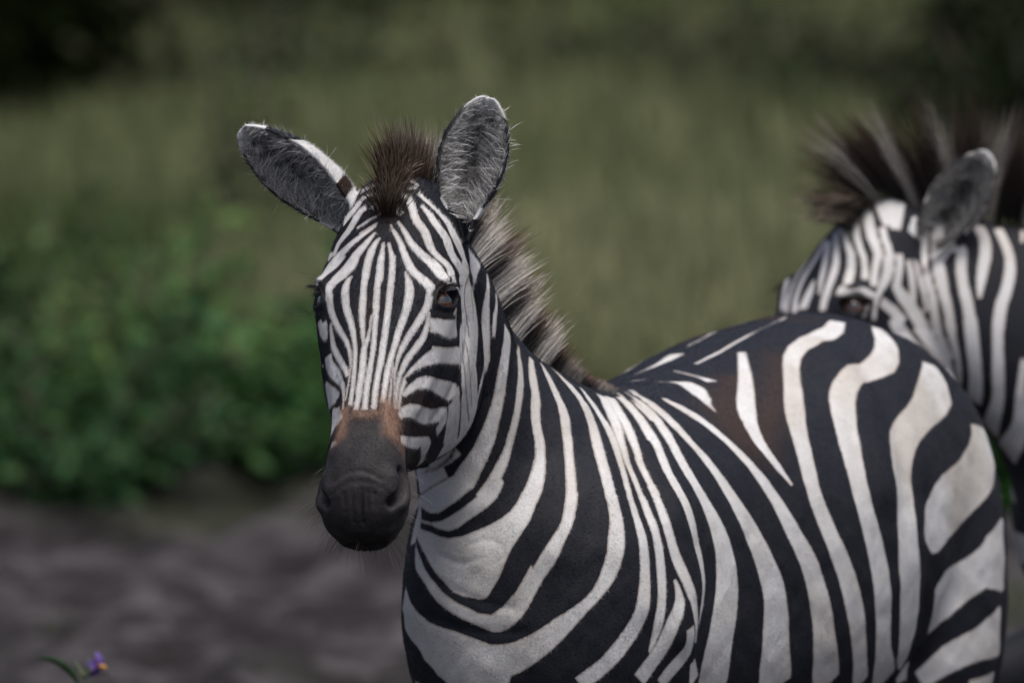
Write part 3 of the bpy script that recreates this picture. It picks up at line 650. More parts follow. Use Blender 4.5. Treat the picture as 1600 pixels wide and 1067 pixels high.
 ('W','955,1817,2483,24 940,1689,2473,31 914,1617,2465,36 888,1555,2458,37 862,1491,2453,35 835,1449,2445,30 817,1380,2431,26 812,1302,2411,25 812,1223,2392,26 813,1153,2372,27 813,1083,2351,29 814,1022,2330,32 815,967,2309,34 819,926,2286,36 825,893,2263,37 831,869,2240,37 838,848,2215,36 844,832,2190,36 850,816,2165,36 855,801,2140,36 863,791,2115,34 871,788,2090,34 881,792,2063,34 891,799,2037,35 902,806,2011,35 913,815,1985,35 923,824,1958,36 935,839,1931,36 945,854,1904,37 954,866,1876,38 963,879,1848,41 970,892,1820,43 977,909,1791,44 983,924,1763,44 987,938,1734,42 992,957,1704,39 995,976,1674,36 998,995,1643,35 998,1015,1614,35 1000,1038,1582,36 1001,1069,1551,36'),
 ('W','1070,1902,2458,17 1084,1802,2445,30 1095,1728,2429,39 1093,1651,2409,42 1077,1569,2392,42 1051,1498,2386,38 1023,1445,2384,35 996,1388,2376,34 974,1329,2365,34 956,1267,2348,36 949,1206,2327,41 951,1159,2306,45 954,1124,2282,46 958,1093,2257,46 963,1068,2233,46 968,1045,2208,46 974,1025,2184,44 980,1006,2159,44 986,992,2134,42 993,983,2108,42 1000,977,2082,42 1007,975,2055,42 1015,977,2029,42 1023,984,2001,43 1029,994,1973,44 1036,1004,1945,45 1043,1014,1917,46 1049,1025,1889,47 1055,1034,1860,48 1060,1043,1832,49 1062,1052,1803,49 1065,1064,1774,49 1065,1079,1744,49 1066,1091,1715,49 1068,1104,1685,49 1068,1119,1655,49 1066,1138,1626,49 1067,1164,1594,52 1068,1207,1560,57 1068,1272,1524,60'),
 ('W','1225,1834,2353,42 1238,1819,2330,61 1240,1777,2306,71 1224,1701,2286,69 1210,1623,2272,61 1191,1548,2256,52 1170,1473,2241,48 1152,1403,2228,49 1137,1347,2209,52 1128,1303,2187,57 1124,1270,2163,60 1122,1247,2137,62 1123,1232,2111,64 1128,1222,2085,66 1132,1214,2059,67 1133,1206,2032,67 1134,1200,2005,67 1136,1196,1978,67 1137,1194,1950,67 1139,1194,1922,68 1143,1196,1894,69 1144,1201,1866,70 1145,1210,1837,70 1146,1221,1808,72 1146,1236,1778,72 1147,1251,1749,72 1147,1266,1719,71 1147,1284,1689,70 1145,1302,1659,70 1143,1319,1629,68 1142,1351,1597,54 1142,1424,1560,29'),
 ('W','1143,1556,1515,34 1138,1581,1485,20'),
 ('W','1369,1943,2152,62 1376,1934,2126,78 1381,1919,2100,87 1375,1884,2077,88 1356,1835,2057,87 1340,1784,2040,85 1323,1732,2024,84 1303,1672,2010,86 1281,1600,1999,90 1259,1522,1989,93 1240,1464,1974,94 1229,1424,1953,86 1221,1394,1930,62 1214,1378,1905,36'),
 ('W','1433,1948,1800,107 1402,1848,1795,81 1373,1793,1784,63 1348,1755,1771,60 1322,1720,1758,61 1293,1683,1745,68 1266,1633,1733,80 1246,1580,1721,89 1231,1551,1703,91'),
 ('W','1420,1915,1583,73 1395,1843,1577,63 1367,1791,1569,53 1341,1753,1560,49 1315,1721,1553,48 1289,1692,1545,47 1264,1667,1534,45 1241,1649,1519,41 1219,1635,1502,37 1198,1625,1485,34'),
 ('W','1402,1902,1443,28 1367,1813,1452,16 1334,1763,1455,11'),
 ('W','483,1207,2407,4 517,1164,2403,7 550,1106,2400,7 583,1065,2393,19'),
 ('W','428,1033,2394,4 457,1023,2395,5 485,1018,2394,13 513,1010,2391,27 536,950,2383,34 554,863,2371,28 570,782,2358,14 589,728,2344,7'),
 ('W','386,822,2396,3 414,804,2393,3 442,793,2389,3'),
 ('W','360,1119,2387,4 401,1104,2393,4'),
 ('W','374,1267,2390,4 404,1317,2398,5 434,1374,2405,11 464,1418,2415,20 492,1469,2426,24'),
 ('W','525,1579,2437,3 551,1635,2445,5 578,1673,2454,6 605,1776,2457,7'),
 ('M','-359,-629,2452,46 -359,-639,2438,48 -359,-648,2424,50 -359,-658,2409,54 -360,-666,2396,59 -361,-674,2383,66 -362,-681,2369,76 -363,-687,2357,90 -365,-691,2342,108 -354,-703,2318,131 -353,-707,2303,151 -352,-708,2288,158 -352,-709,2272,156 -352,-710,2256,152 -353,-710,2241,142 -354,-707,2225,131 -354,-703,2209,122 -353,-699,2192,114 -352,-692,2176,98 -352,-665,2157,76 -353,-634,2137,60'),
 ('M','-238,-661,2271,18 -241,-673,2258,20 -245,-676,2243,24 -250,-667,2227,26 -255,-669,2214,27 -262,-674,2200,26 -271,-678,2188,22 -280,-679,2176,20 -289,-672,2163,19'),
 ('T','-414,-585,2488,12 -416,-596,2472,13 -418,-607,2456,14 -421,-617,2440,15 -424,-627,2423,16 -430,-633,2407,16 -437,-636,2391,17'),
 ('T','-290,-590,2511,25 -290,-599,2495,26 -290,-607,2480,27 -289,-615,2465,28 -289,-625,2450,28 -288,-633,2435,30 -285,-639,2419,30 -279,-640,2405,30 -270,-638,2391,30 -263,-634,2376,28 -258,-635,2361,23'),
 ('T','-384,-598,2487,5 -366,-606,2483,6 -347,-610,2483,6 -330,-608,2490,6'),
 ('B','-259,-559,2514,20 -243,-545,2512,21 -227,-527,2509,22 -211,-510,2505,22 -197,-472,2498,21 -182,-440,2490,17 -167,-409,2481,14'),
 ('B','-269,-602,2448,20 -253,-580,2447,20 -237,-535,2441,19 -222,-493,2435,18 -207,-459,2426,18 -191,-425,2416,17'),
 ('B','-230,-446,2342,56'),
 ('B','-454,-452,2541,52 -447,-478,2528,44 -444,-495,2515,50 -435,-524,2503,40'),
 ('B','-366,-491,2660,12 -363,-483,2674,12 -361,-474,2689,11 -358,-466,2704,10 -355,-457,2719,10 -353,-449,2734,9 -350,-441,2749,9 -346,-432,2763,9 -343,-435,2760,9 -344,-444,2745,9 -345,-453,2730,9 -346,-462,2715,10 -347,-471,2700,11 -348,-480,2685,11 -349,-489,2670,12 -350,-498,2655,12 -350,-507,2641,13 -351,-516,2626,14 -351,-525,2611,14 -351,-535,2596,15 -349,-544,2581,16 -344,-554,2567,17 -335,-564,2554,19 -324,-573,2544,21 -312,-580,2535,23'),
 ('B','645,1135,2398,53 635,1015,2378,54 627,909,2362,67 625,796,2341,92 639,748,2325,104 655,717,2304,104 674,702,2284,101 698,711,2266,86 723,754,2269,65 734,808,2289,55 742,867,2312,54 749,937,2333,52 756,1020,2352,48 762,1109,2371,44 769,1189,2392,41 775,1280,2412,40 782,1370,2432,39'),
 ('B','553,1726,2446,45 579,1763,2452,41'),
 ('B','742,1987,2475,23 768,1906,2484,24 794,1845,2490,25 821,1833,2490,26 848,1815,2490,28 875,1808,2490,29'),
 ('B','-307,-277,2977,37'),
 ('X','-486,-320,2805,3 -472,-345,2801,12 -472,-354,2780,10 -466,-368,2762,3'),
 ('X','-474,-372,2709,12 -466,-380,2717,13'),
 ('X','-160,-412,2809,13 -157,-397,2787,27 -171,-414,2774,21 -176,-438,2757,6'),
 ('X','-164,-434,2732,6 -150,-425,2724,10 -134,-405,2720,10 -121,-361,2712,5'),
 ('G','-93,-21,2001,32 -71,-33,1981,29 -50,-45,1960,26 -28,-54,1939,24'),
 ('g','532,204,2040,44 542,210,2013,44 552,219,1987,45 560,227,1959,46 564,230,1932,46 563,223,1905,47 558,208,1880,47 553,195,1855,48 548,187,1829,48 546,186,1802,49 546,190,1774,49 546,196,1746,49 545,204,1717,49 546,217,1688,50 545,232,1658,53'),
 ('r','484,173,2132,98 490,165,2107,99 497,161,2082,99 502,157,2056,99 505,153,2030,98 510,150,2004,97 510,143,1978,97 508,133,1953,96 505,122,1928,94 499,111,1903,92 492,101,1878,91 486,91,1853,90 482,85,1828,90'),
 ('g','-177,38,1964,13 -152,14,1954,13 -128,-7,1943,13 -103,-21,1932,12 -77,-35,1923,12 -51,-47,1915,12 -24,-57,1910,11 3,-70,1905,11 30,-81,1901,10'),
 ('g','-212,69,1865,14 -185,42,1859,13 -158,14,1852,13 -131,-8,1846,13 -104,-24,1840,13 -77,-37,1835,13 -48,-49,1834,12 -20,-62,1835,12 8,-75,1837,11 36,-89,1840,11 64,-99,1843,10'),
 ('g','-82,-23,2067,7 -53,-34,2079,7 -24,-43,2081,7 2,-52,2065,7 9,-59,2040,7 -13,-54,2019,7'),
 ('g','-160,32,2029,9 -135,10,2020,9 -109,-9,2014,9 -82,-27,2020,8 -56,-39,2031,7'),
 ('g','212,165,2323,30 220,131,2301,26 229,96,2279,22 237,63,2256,21 243,33,2233,19 246,7,2208,18 243,-15,2183,18 239,-34,2158,18 233,-52,2132,18 228,-66,2107,18'),
 ('r','169,174,2375,67 174,153,2350,64 181,131,2327,56 185,104,2302,47 189,76,2277,41 193,45,2255,37 194,16,2231,36 192,-9,2207,35 188,-30,2183,34 182,-48,2158,34 174,-62,2133,34 166,-74,2108,34 158,-82,2083,34 150,-90,2058,34'),
 ('g','301,457,2379,38 310,394,2360,34 319,336,2342,30 328,279,2322,28 337,226,2303,27 345,186,2283,26 354,155,2261,25 362,130,2239,25 370,110,2215,24 377,94,2191,24 385,79,2167,24 392,65,2143,23'),
 ('g','65,168,2549,56 73,148,2526,52 81,131,2502,46 88,116,2477,41 90,103,2451,36 91,86,2426,32 88,64,2402,28 83,46,2377,24 76,34,2353,22 69,23,2328,21 61,14,2303,20 52,3,2279,19 43,-6,2255,18 33,-15,2230,18 23,-22,2207,17 9,-27,2184,16 -6,-32,2162,16 -22,-34,2141,15 -39,-33,2120,14'),
 ('g','820,1363,2427,33 836,1275,2399,34 852,1193,2371,30'),
 ('g','877,1462,2444,22 887,1385,2417,19 897,1318,2390,25 907,1241,2367,26'),
 ('g','1200,1359,2047,54 1202,1358,2019,56 1206,1360,1992,59 1209,1363,1964,60 1210,1365,1936,61 1210,1366,1909,64 1210,1370,1881,66 1210,1375,1852,67 1210,1383,1824,68 1208,1387,1796,70 1206,1395,1767,70 1203,1408,1738,55 1198,1418,1710,30 1192,1421,1683,18 1186,1429,1655,18 1180,1438,1627,18 1174,1463,1597,22 1169,1529,1562,30 1163,1574,1529,34'),
 ('X','-252,-637,2331,10 -262,-652,2302,7 -275,-660,2276,4'),
 ('X','-470,-648,2311,10 -465,-668,2286,8 -454,-637,2256,4'),
 ('X','-363,-707,2283,2 -362,-707,2253,2 -364,-701,2223,1'),
 ('X','-343,-711,2281,1 -333,-711,2234,1'),
 ('X','-388,-701,2272,1 -387,-700,2236,1'),
 ('X','-406,-699,2273,2 -381,-705,2281,2 -355,-709,2286,2 -330,-710,2286,2 -304,-712,2281,2'),
 ('X','-300,-640,2136,3'),
 ('r','213,295,2397,64 219,263,2375,59 224,233,2352,54 229,198,2329,49 235,158,2309,46 241,120,2289,44 247,86,2268,44 253,56,2246,44 261,31,2225,45 268,11,2202,46 275,-4,2178,46 283,-15,2154,46 292,-25,2131,46 301,-34,2108,46 310,-40,2084,46 319,-44,2059,46 328,-44,2035,47 338,-41,2010,47 347,-39,1986,47 356,-36,1961,48 366,-33,1937,48 376,-29,1912,48'),
 ('g','377,193,2268,38 387,170,2246,37 398,151,2223,36 409,139,2199,36 420,126,2176,35 431,115,2152,35 440,105,2127,35 449,99,2102,35 457,98,2076,34 463,95,2050,34 467,92,2023,33 471,89,1996,32 474,87,1969,30 476,86,1942,29 479,87,1915,28'),
 ('g','154,89,2314,12 162,76,2291,12 169,53,2267,10 171,26,2244,9 169,1,2221,9 165,-20,2197,9 161,-39,2173,9'),
 ('g','191,143,2326,12 196,114,2303,10 200,85,2280,9 202,52,2258,8 200,22,2235,8 195,-3,2212,8 190,-25,2189,8'),
 ('r','914,1494,2440,72 930,1441,2425,71 945,1399,2405,70 959,1358,2383,71 974,1327,2364,73 988,1297,2342,75 1002,1273,2320,76 1014,1250,2297,77 1021,1228,2272,77 1030,1207,2248,78 1037,1185,2223,79 1043,1162,2198,79 1049,1142,2173,80 1055,1125,2147,80 1060,1109,2122,80 1066,1100,2095,80'),
 ('g','1004,1498,2413,55 1019,1462,2392,56 1035,1433,2371,57 1050,1410,2350,60 1065,1393,2327,62 1080,1378,2305,62 1093,1363,2281,62 1106,1348,2257,61 1114,1331,2231,60 1121,1310,2206,59 1125,1289,2179,59 1128,1270,2153,58 1130,1255,2126,58 1132,1242,2099,58 1137,1233,2072,57 1141,1226,2044,56'),
 ('G','950,1522,2436,109 959,1450,2416,103 965,1387,2392,95 965,1319,2365,82 959,1253,2340,68 952,1188,2318,57'),
 ('G','1192,1653,2309,120 1185,1586,2289,119 1170,1514,2264,117 1162,1453,2243,114 1153,1395,2221,107 1142,1342,2197,98 1130,1291,2172,91 1118,1245,2147,87'),
 ('G','1367,1880,2096,119 1345,1820,2077,120 1331,1765,2059,123 1315,1713,2040,131 1297,1660,2021,142 1282,1608,2002,150'),
 ('G','822,1298,2408,35 820,1219,2389,35 818,1149,2369,36 816,1080,2348,38 815,1018,2328,41 813,960,2307,45 812,913,2285,48'),
)
STROKES2 = (
 ('W','-589,-115,2630,7 -578,-175,2609,8 -568,-220,2586,10 -559,-250,2562,12 -557,-267,2534,14 -562,-286,2506,15 -571,-317,2481,15'),
 ('W','-569,-104,2651,8 -562,-199,2606,3'),
 ('W','-540,-84,2678,20 -542,-144,2653,16 -542,-187,2628,12 -539,-221,2602,11 -531,-248,2576,10 -521,-269,2550,10 -519,-287,2523,10 -519,-307,2495,11'),
 ('W','-512,-99,2693,14 -508,-156,2668,16 -504,-195,2641,16 -498,-223,2614,16 -486,-244,2587,15 -478,-261,2561,14 -486,-279,2532,12 -490,-295,2503,12 -493,-308,2474,12'),
 ('W','-597,-325,2462,17 -561,-341,2451,15 -523,-336,2457,15 -492,-319,2446,9'),
 ('W','-465,-207,2635,11 -459,-229,2607,11 -448,-243,2579,12 -442,-255,2550,14 -451,-271,2521,14 -460,-285,2492,13 -471,-298,2464,11 -484,-314,2437,10 -490,-318,2406,9 -493,-316,2375,9'),
 ('W','-601,-128,2614,11 -601,-176,2589,11 -602,-216,2563,12 -603,-246,2537,13 -610,-267,2511,14 -620,-285,2485,14 -630,-302,2459,14 -638,-316,2432,14 -645,-327,2405,12'),
 ('W','-623,-144,2587,11 -629,-184,2559,12 -635,-218,2532,12 -642,-244,2504,12 -649,-268,2476,9 -653,-292,2447,6'),
 ('W','-668,-238,2481,8 -684,-261,2444,18 -701,-280,2407,19'),
 ('W','-630,-119,2591,10 -644,-142,2567,10 -659,-161,2543,10 -675,-174,2519,10 -691,-181,2495,12 -705,-194,2470,12 -716,-212,2444,12 -723,-235,2418,12 -725,-265,2391,12'),
 ('W','-639,-75,2587,2 -657,-106,2565,2 -675,-117,2541,5 -693,-130,2518,9 -710,-137,2494,11 -725,-154,2468,10 -736,-177,2442,10 -744,-202,2415,9 -749,-231,2388,8'),
 ('W','-745,-76,2467,14 -751,-118,2442,14 -757,-160,2418,16 -759,-205,2393,9'),
 ('W','-467,-301,2423,15 -434,-279,2396,17 -407,-264,2363,17'),
 ('W','-512,-325,2415,11 -525,-338,2384,6'),
 ('W','-470,-98,2714,23 -456,-164,2682,23 -444,-195,2648,21'),
 ('W','-420,-106,2711,29 -423,-158,2689,25 -425,-182,2662,22 -426,-202,2635,17'),
 ('W','-448,-257,2551,16 -448,-269,2522,19 -454,-281,2495,16 -465,-293,2468,11'),
 ('W','-415,-239,2557,13 -414,-250,2526,13 -419,-261,2496,14 -425,-269,2466,16 -408,-260,2439,20 -387,-250,2413,22 -370,-242,2385,22 -354,-234,2357,22 -340,-228,2329,20'),
 ('W','-389,-229,2540,8 -382,-234,2511,12 -378,-237,2481,13 -375,-240,2450,12 -373,-241,2420,10'),
 ('W','-369,-215,2539,7 -361,-218,2510,8 -353,-222,2480,9 -345,-227,2451,9 -339,-230,2422,8 -334,-231,2391,7'),
 ('W','-334,-146,2626,12 -338,-166,2597,11 -341,-183,2567,11 -341,-198,2537,11 -335,-215,2506,11 -330,-219,2478,12 -321,-225,2449,12 -315,-229,2419,13 -311,-231,2388,13 -307,-229,2357,14 -302,-224,2325,15'),
 ('W','-294,-109,2646,15 -297,-139,2619,16 -301,-160,2591,18 -301,-195,2562,20 -302,-195,2534,21 -296,-204,2504,20 -290,-213,2475,19 -284,-220,2447,17 -276,-225,2418,16 -269,-228,2388,15 -264,-229,2359,15 -260,-227,2328,15'),
 ('W','-252,-110,2674,7 -240,-120,2647,12 -229,-172,2620,15 -233,-173,2598,16 -228,-164,2562,17 -231,-179,2533,17 -231,-192,2504,17 -228,-202,2475,17 -222,-210,2446,18 -214,-216,2417,18 -209,-221,2388,18 -204,-225,2358,18 -199,-226,2328,19'),
 ('W','-198,-135,2736,22 -202,-134,2706,21 -200,-144,2677,19 -191,-210,2657,18 -172,-107,2622,18 -160,-126,2597,18 -157,-144,2569,19 -160,-160,2541,19 -166,-175,2513,18 -171,-188,2485,16 -175,-199,2457,12 -177,-208,2428,7'),
 ('W','-117,-92,2620,16 -105,-112,2596,16 -94,-127,2571,16 -86,-142,2545,16 -84,-155,2518,17 -87,-169,2490,18 -93,-181,2463,18 -101,-192,2437,18 -111,-202,2411,19 -117,-210,2384,19 -120,-216,2356,19 -123,-220,2328,18'),
 ('W','-44,-71,2616,8 -47,-106,2584,7'),
 ('W','-433,-278,2369,20 -418,-271,2344,21 -401,-262,2319,22 -384,-257,2296,22 -364,-246,2274,22 -342,-233,2253,22 -318,-217,2235,21 -296,-201,2215,18 -277,-187,2191,14'),
 ('W','-358,-238,2345,21 -339,-228,2321,21 -320,-218,2296,20 -299,-208,2273,19 -278,-198,2247,17 -264,-187,2218,12 -253,-172,2186,7'),
 ('W','-307,-229,2356,11 -296,-223,2319,11 -282,-214,2283,13 -266,-202,2248,14'),
 ('W','-268,-229,2364,14 -262,-228,2335,13 -256,-225,2305,12 -248,-218,2276,11 -241,-210,2246,10 -237,-197,2215,10 -233,-177,2184,8 -234,-151,2152,6'),
 ('W','-205,-224,2363,21 -202,-226,2334,21 -199,-226,2304,21 -196,-223,2274,21 -192,-218,2244,21 -189,-211,2213,21 -187,-199,2182,22 -187,-181,2150,24 -189,-151,2117,26'),
 ('W','-123,-215,2362,17 -123,-219,2333,17 -123,-222,2304,17 -123,-223,2274,17 -122,-222,2244,18 -122,-219,2214,19 -121,-214,2184,19 -120,-206,2153,19 -121,-196,2122,20 -127,-179,2091,23 -134,-147,2058,28 -139,-100,2025,33'),
 ('W','-45,-222,2245,11 -49,-223,2214,12 -52,-222,2183,13 -55,-219,2151,15 -55,-213,2120,18 -53,-205,2087,22 -53,-198,2055,27 -59,-181,2023,32 -72,-157,1992,38 -88,-115,1959,42'),
 ('X','-590,-331,2423,10 -561,-330,2416,16 -532,-323,2411,11'),
 ('K','-123,-362,1361,66 -98,-358,1376,70 -73,-353,1391,73 -47,-348,1407,77'),
 ('W','-120,-373,1334,5 -84,-373,1341,6 -48,-371,1349,8'),
)
# ------------------------------------------------------------------ zebra: coat pattern, laid out in the animal's own space
def parse_strokes(raw):
    return [(ch, np.array([[float(v) for v in q.split(',')] for q in s.split()]) / 2000.0) for ch, s in raw]

def field(P, strokes, chans, default=-.02, reach=.03):
    """signed distance in metres, positive inside the strokes; capital K strokes carve"""
    v = np.full(len(P), default)
    for ch, pts in strokes:
        if ch not in chans: continue
        mg = pts[:, 3].max() + reach
        lo = pts[:, :3].min(0) - mg; hi = pts[:, :3].max(0) + mg
        k = np.nonzero(((P > lo) & (P < hi)).all(1))[0]
        if not len(k): continue
        if len(pts) == 1: pts = np.r_[pts, pts + [0, 0, 1e-4, 0]]
        r, hw = polydist(P[k], pts)
        d = hw[:, 0] - r
        for e, i in ((0, 1), (-1, -2)):                      # blunt ends rather than round ones
            t = pts[e, :3] - pts[i, :3]; t = t / (np.linalg.norm(t) + 1e-9)
            along = (P[k] - pts[e, :3]) @ t
            near = np.linalg.norm(P[k] - pts[e, :3], axis=1) < 1.3 * pts[e, 3] + .004
            d = np.where(near & (along > 0), np.minimum(d, .35 * pts[e, 3] - along), d)
        if ch == 'K': v[k] = np.minimum(v[k], -d)
        else: v[k] = np.maximum(v[k], d)
    return v

def masks(pose, P):
    hl, bl = pose['head'].l(P), pose['body'].l(P)
    head = (hl[:, 1] > -.03) & (hl[:, 2] > -.25 + .35 * np.clip(hl[:, 1] - .20, -.3, .35))
    return hl, bl, head

def neck_offset(pose, a):
    t = sorted((.5 * (n[0] + n[2]), n[4]) for n in pose['neck'])
    return np.interp(a, [q[0] for q in t], [q[1] for q in t])

def mirrored(pose, P, hl, bl, head):
    Q = np.empty_like(P)
    h2 = hl * [-1, 1, 1]
    b0 = neck_offset(pose, bl[:, 0])
    b2 = bl.copy(); b2[:, 1] = 2 * b0 - bl[:, 1]
    Q[head] = pose['head'].w(h2[head])
    Q[~head] = pose['body'].w(b2[~head])
    return Q

def stripe_field(pose, P, N, strokes):
    hl, bl, head = masks(pose, P)
    base = pose['body'].o
    view = unit([0, -1, .12])
    facing = N @ view
    side = np.where(head, hl[:, 0], bl[:, 1] - neck_offset(pose, bl[:, 0]))
    far = (facing < 0.02) & (side < 0)
    M = mirrored(pose, P, hl, bl, head)
    Pq = np.where(far[:, None], M, P) - base
    v = field(Pq, strokes, 'WK')
    # flank stripes carry on downwards out of sight, legs are banded
    z, a, b = P[:, 2], bl[:, 0], bl[:, 1]
    zl = np.interp(a, [-1.3, -.1], [.69, .80])
    k = (z > zl) & (z < zl + .04) & (b > .1) & (a < -.2)
    bins = np.linspace(-1.45, 0, 146)
    idx = np.digitize(a[k], bins)
    tab = np.array([v[k][idx == i].mean() if (idx == i).any() else -.01 for i in range(len(bins))])
    low = z < zl
    v = np.where(low & (~head), np.interp(a, bins, tab), v)
    # where nothing is drawn the coat is banded: upright on neck and barrel, slanting on the quarters, level on the chest
    far_ = -field(Pq, [('W', q) for ch, q in strokes if ch in 'WK'], 'W', -.2, .09)
    ph = (a - .10 * (z - 1)) / .115 + .05 * fbm3(P * 4)
    ph = np.where(a < -.98, (z + .55 * (a + .98)) / .105 - .98 / .115, ph)
    ph = np.where((a > -.10) & (z < .92), z / .09, ph)
    wf = smoothstep(.052, .070, far_) * (~head) * (z > .45)
    v = v * (1 - wf) + (.018 * np.sin(2 * np.pi * ph) + .002) * wf
    band = .012 * np.sin((z + .12 * np.abs(b) + .15 * a) * 2 * np.pi / .075)
    w = smoothstep(.70, .60, z) * (~head) * smoothstep(.005, .03, far_)
    v = v * (1 - w) + band * w
    v = np.where((z < .045) & ~head, -.02, v)
    return v, hl, bl, head, Pq

def ear_fields(pose, P, ears, hl):
    """per vertex: position along the ear (-1 = not ear), across, inside flag"""
    t = np.full(len(P), -1.0); ac = np.zeros(len(P)); ins = np.zeros(len(P)); eid = np.zeros(len(P), int)
    for ei, ((inner, outer, tt), (base, *_r)) in enumerate(zip(ears, pose['ears'])):
        nu, nv, _ = inner.shape
        c = inner.reshape(-1, 3); lo, hi = c.min(0) - .012, c.max(0) + .012
        k = np.nonzero(((P > lo) & (P < hi)).all(1))[0]
        kd = KDTree(2 * nu * nv)
        for i, q in enumerate(inner.reshape(-1, 3)): kd.insert(q, i)
        for i, q in enumerate(outer.reshape(-1, 3)): kd.insert(q, nu * nv + i)
        kd.balance()
        for q in k:
            co, i, d = kd.find(P[q])
            if d < .009:
                s = i // (nu * nv); j = i % (nu * nv)
                t[q] = tt[j // nv]; ac[q] = np.linspace(-1, 1, nv)[j % nv]; ins[q] = 1 - s; eid[q] = ei
    return t, ac, ins, eid

def coat_material():
    m, nt, b = new_mat('zebra_coat')
    N, L = nt.nodes, nt.links
    def attr(n):
        a = N.new('ShaderNodeAttribute'); a.attribute_name = n; return a.outputs['Fac']
    def noise(scale, detail=3, rough=.5, vec=None):
        n = N.new('ShaderNodeTexNoise'); n.inputs['Scale'].default_value = scale
        n.inputs['Detail'].default_value = detail; n.inputs['Roughness'].default_value = rough
        L.new(vec or tc.outputs['Object'], n.inputs['Vector']); return n.outputs['Fac']
    def math_(op, a, bb=None, c=None, clamp=False):
        n = N.new('ShaderNodeMath'); n.operation = op; n.use_clamp = clamp
        for i, v in enumerate((a, bb, c)):
            if v is None: continue
            if isinstance(v, (int, float)): n.inputs[i].default_value = v
            else: L.new(v, n.inputs[i])
        return n.outputs[0]
    def sstep(x, lo, hi, o0=0., o1=1.):
        n = N.new('ShaderNodeMapRange'); n.interpolation_type = 'SMOOTHSTEP'
        L.new(x, n.inputs['Value'])
        for k, v in zip(('From Min', 'From Max', 'To Min', 'To Max'), (lo, hi, o0, o1)): n.inputs[k].default_value = v
        return n.outputs['Result']
    def mix(f, a, bb):
        n = N.new('ShaderNodeMix'); n.data_type = 'RGBA'
        if isinstance(f, float): n.inputs[0].default_value = f
        else: L.new(f, n.inputs[0])
        for i, v in ((6, a), (7, bb)):
            if isinstance(v, tuple): n.inputs[i].default_value = (*v, 1)
            else: L.new(v, n.inputs[i])
        return n.outputs[2]
    tc = N.new('ShaderNodeTexCoord')
    fine = noise(900, 2, .6)
    med = noise(160, 3, .6)
    big = noise(14, 4, .6)
    v = attr('stripe')
    v = math_('ADD', v, math_('MULTIPLY', math_('SUBTRACT', fine, .5), .0028))
    v = math_('ADD', v, math_('MULTIPLY', math_('SUBTRACT', med, .5), .0022))
    t = sstep(v, -.0008, .0008)
    brown = math_('ADD', attr('brown'), math_('MULTIPLY', math_('SUBTRACT', big, .5), .5), clamp=True)
    black = mix(brown, (.012, .0135, .0185), (.034, .0215, .017))
    black = mix(sstep(fine, .35, .75, 0., .3), black, (.026, .027, .030))
    white = mix(sstep(big, .40, .72, 0., .55), (.585, .585, .58), (.47, .445, .40))
    white = mix(sstep(noise(420, 3, .7), .52, .72, 0., .42), white, (.27, .25, .22))
    white = mix(attr('dirt'), white, (.30, .25, .18))
    edge = sstep(math_('ABSOLUTE', v), .0030, .0006, 0., .55)
    c = mix(t, black, white)
    c = mix(math_('MULTIPLY', edge, t), c, (.20, .13, .09))
    # tan and dark skin of the muzzle
    c = mix(sstep(math_('ADD', attr('tan'), math_('MULTIPLY', math_('SUBTRACT', med, .5), .02)), -.016, .014, 0., .8), c, (.27, .165, .115))
    mz = sstep(math_('ADD', attr('muzzle'), math_('MULTIPLY', math_('SUBTRACT', med, .5), .014)), -.009, .009)
    skin = mix(sstep(noise(45, 5, .65), .35, .7), (.012, .0113, .0128), (.030, .027, .0275))
    skin = mix(sstep(fine, .5, .8, 0., .5), skin, (.050, .046, .046))
    c = mix(mz, c, skin)
    # ears: grey inside, dark rim
    ein = math_('MULTIPLY', attr('ear_in'), 1.0)
    grey = mix(sstep(noise(70, 4, .6), .35, .65), (.055, .052, .05), (.50, .49, .47))
    c = mix(ein, c, grey)
    c = mix(attr('skin_crease_dark'), c, (.014, .012, .012))
    L.new(c, b.inputs['Base Color'])
    L.new(sstep(mz, .2, .8, .62, .55), b.inputs['Roughness'])
    L.new(sstep(mz, .2, .8, .16, .20), b.inputs['Specular IOR Level'])
    b.inputs['Sheen Weight'].default_value = .0
    b.inputs['Sheen Roughness'].default_value = .5
    bump = N.new('ShaderNodeBump'); bump.inputs['Strength'].default_value = .55; bump.inputs['Distance'].default_value = .0016
    h = math_('ADD', math_('MULTIPLY', fine, .6), math_('MULTIPLY', noise(260, 3, .6), .9))
    L.new(h, bump.inputs['Height'])
    L.new(bump.outputs[0], b.inputs['Normal'])
    return m
COAT = coat_material()

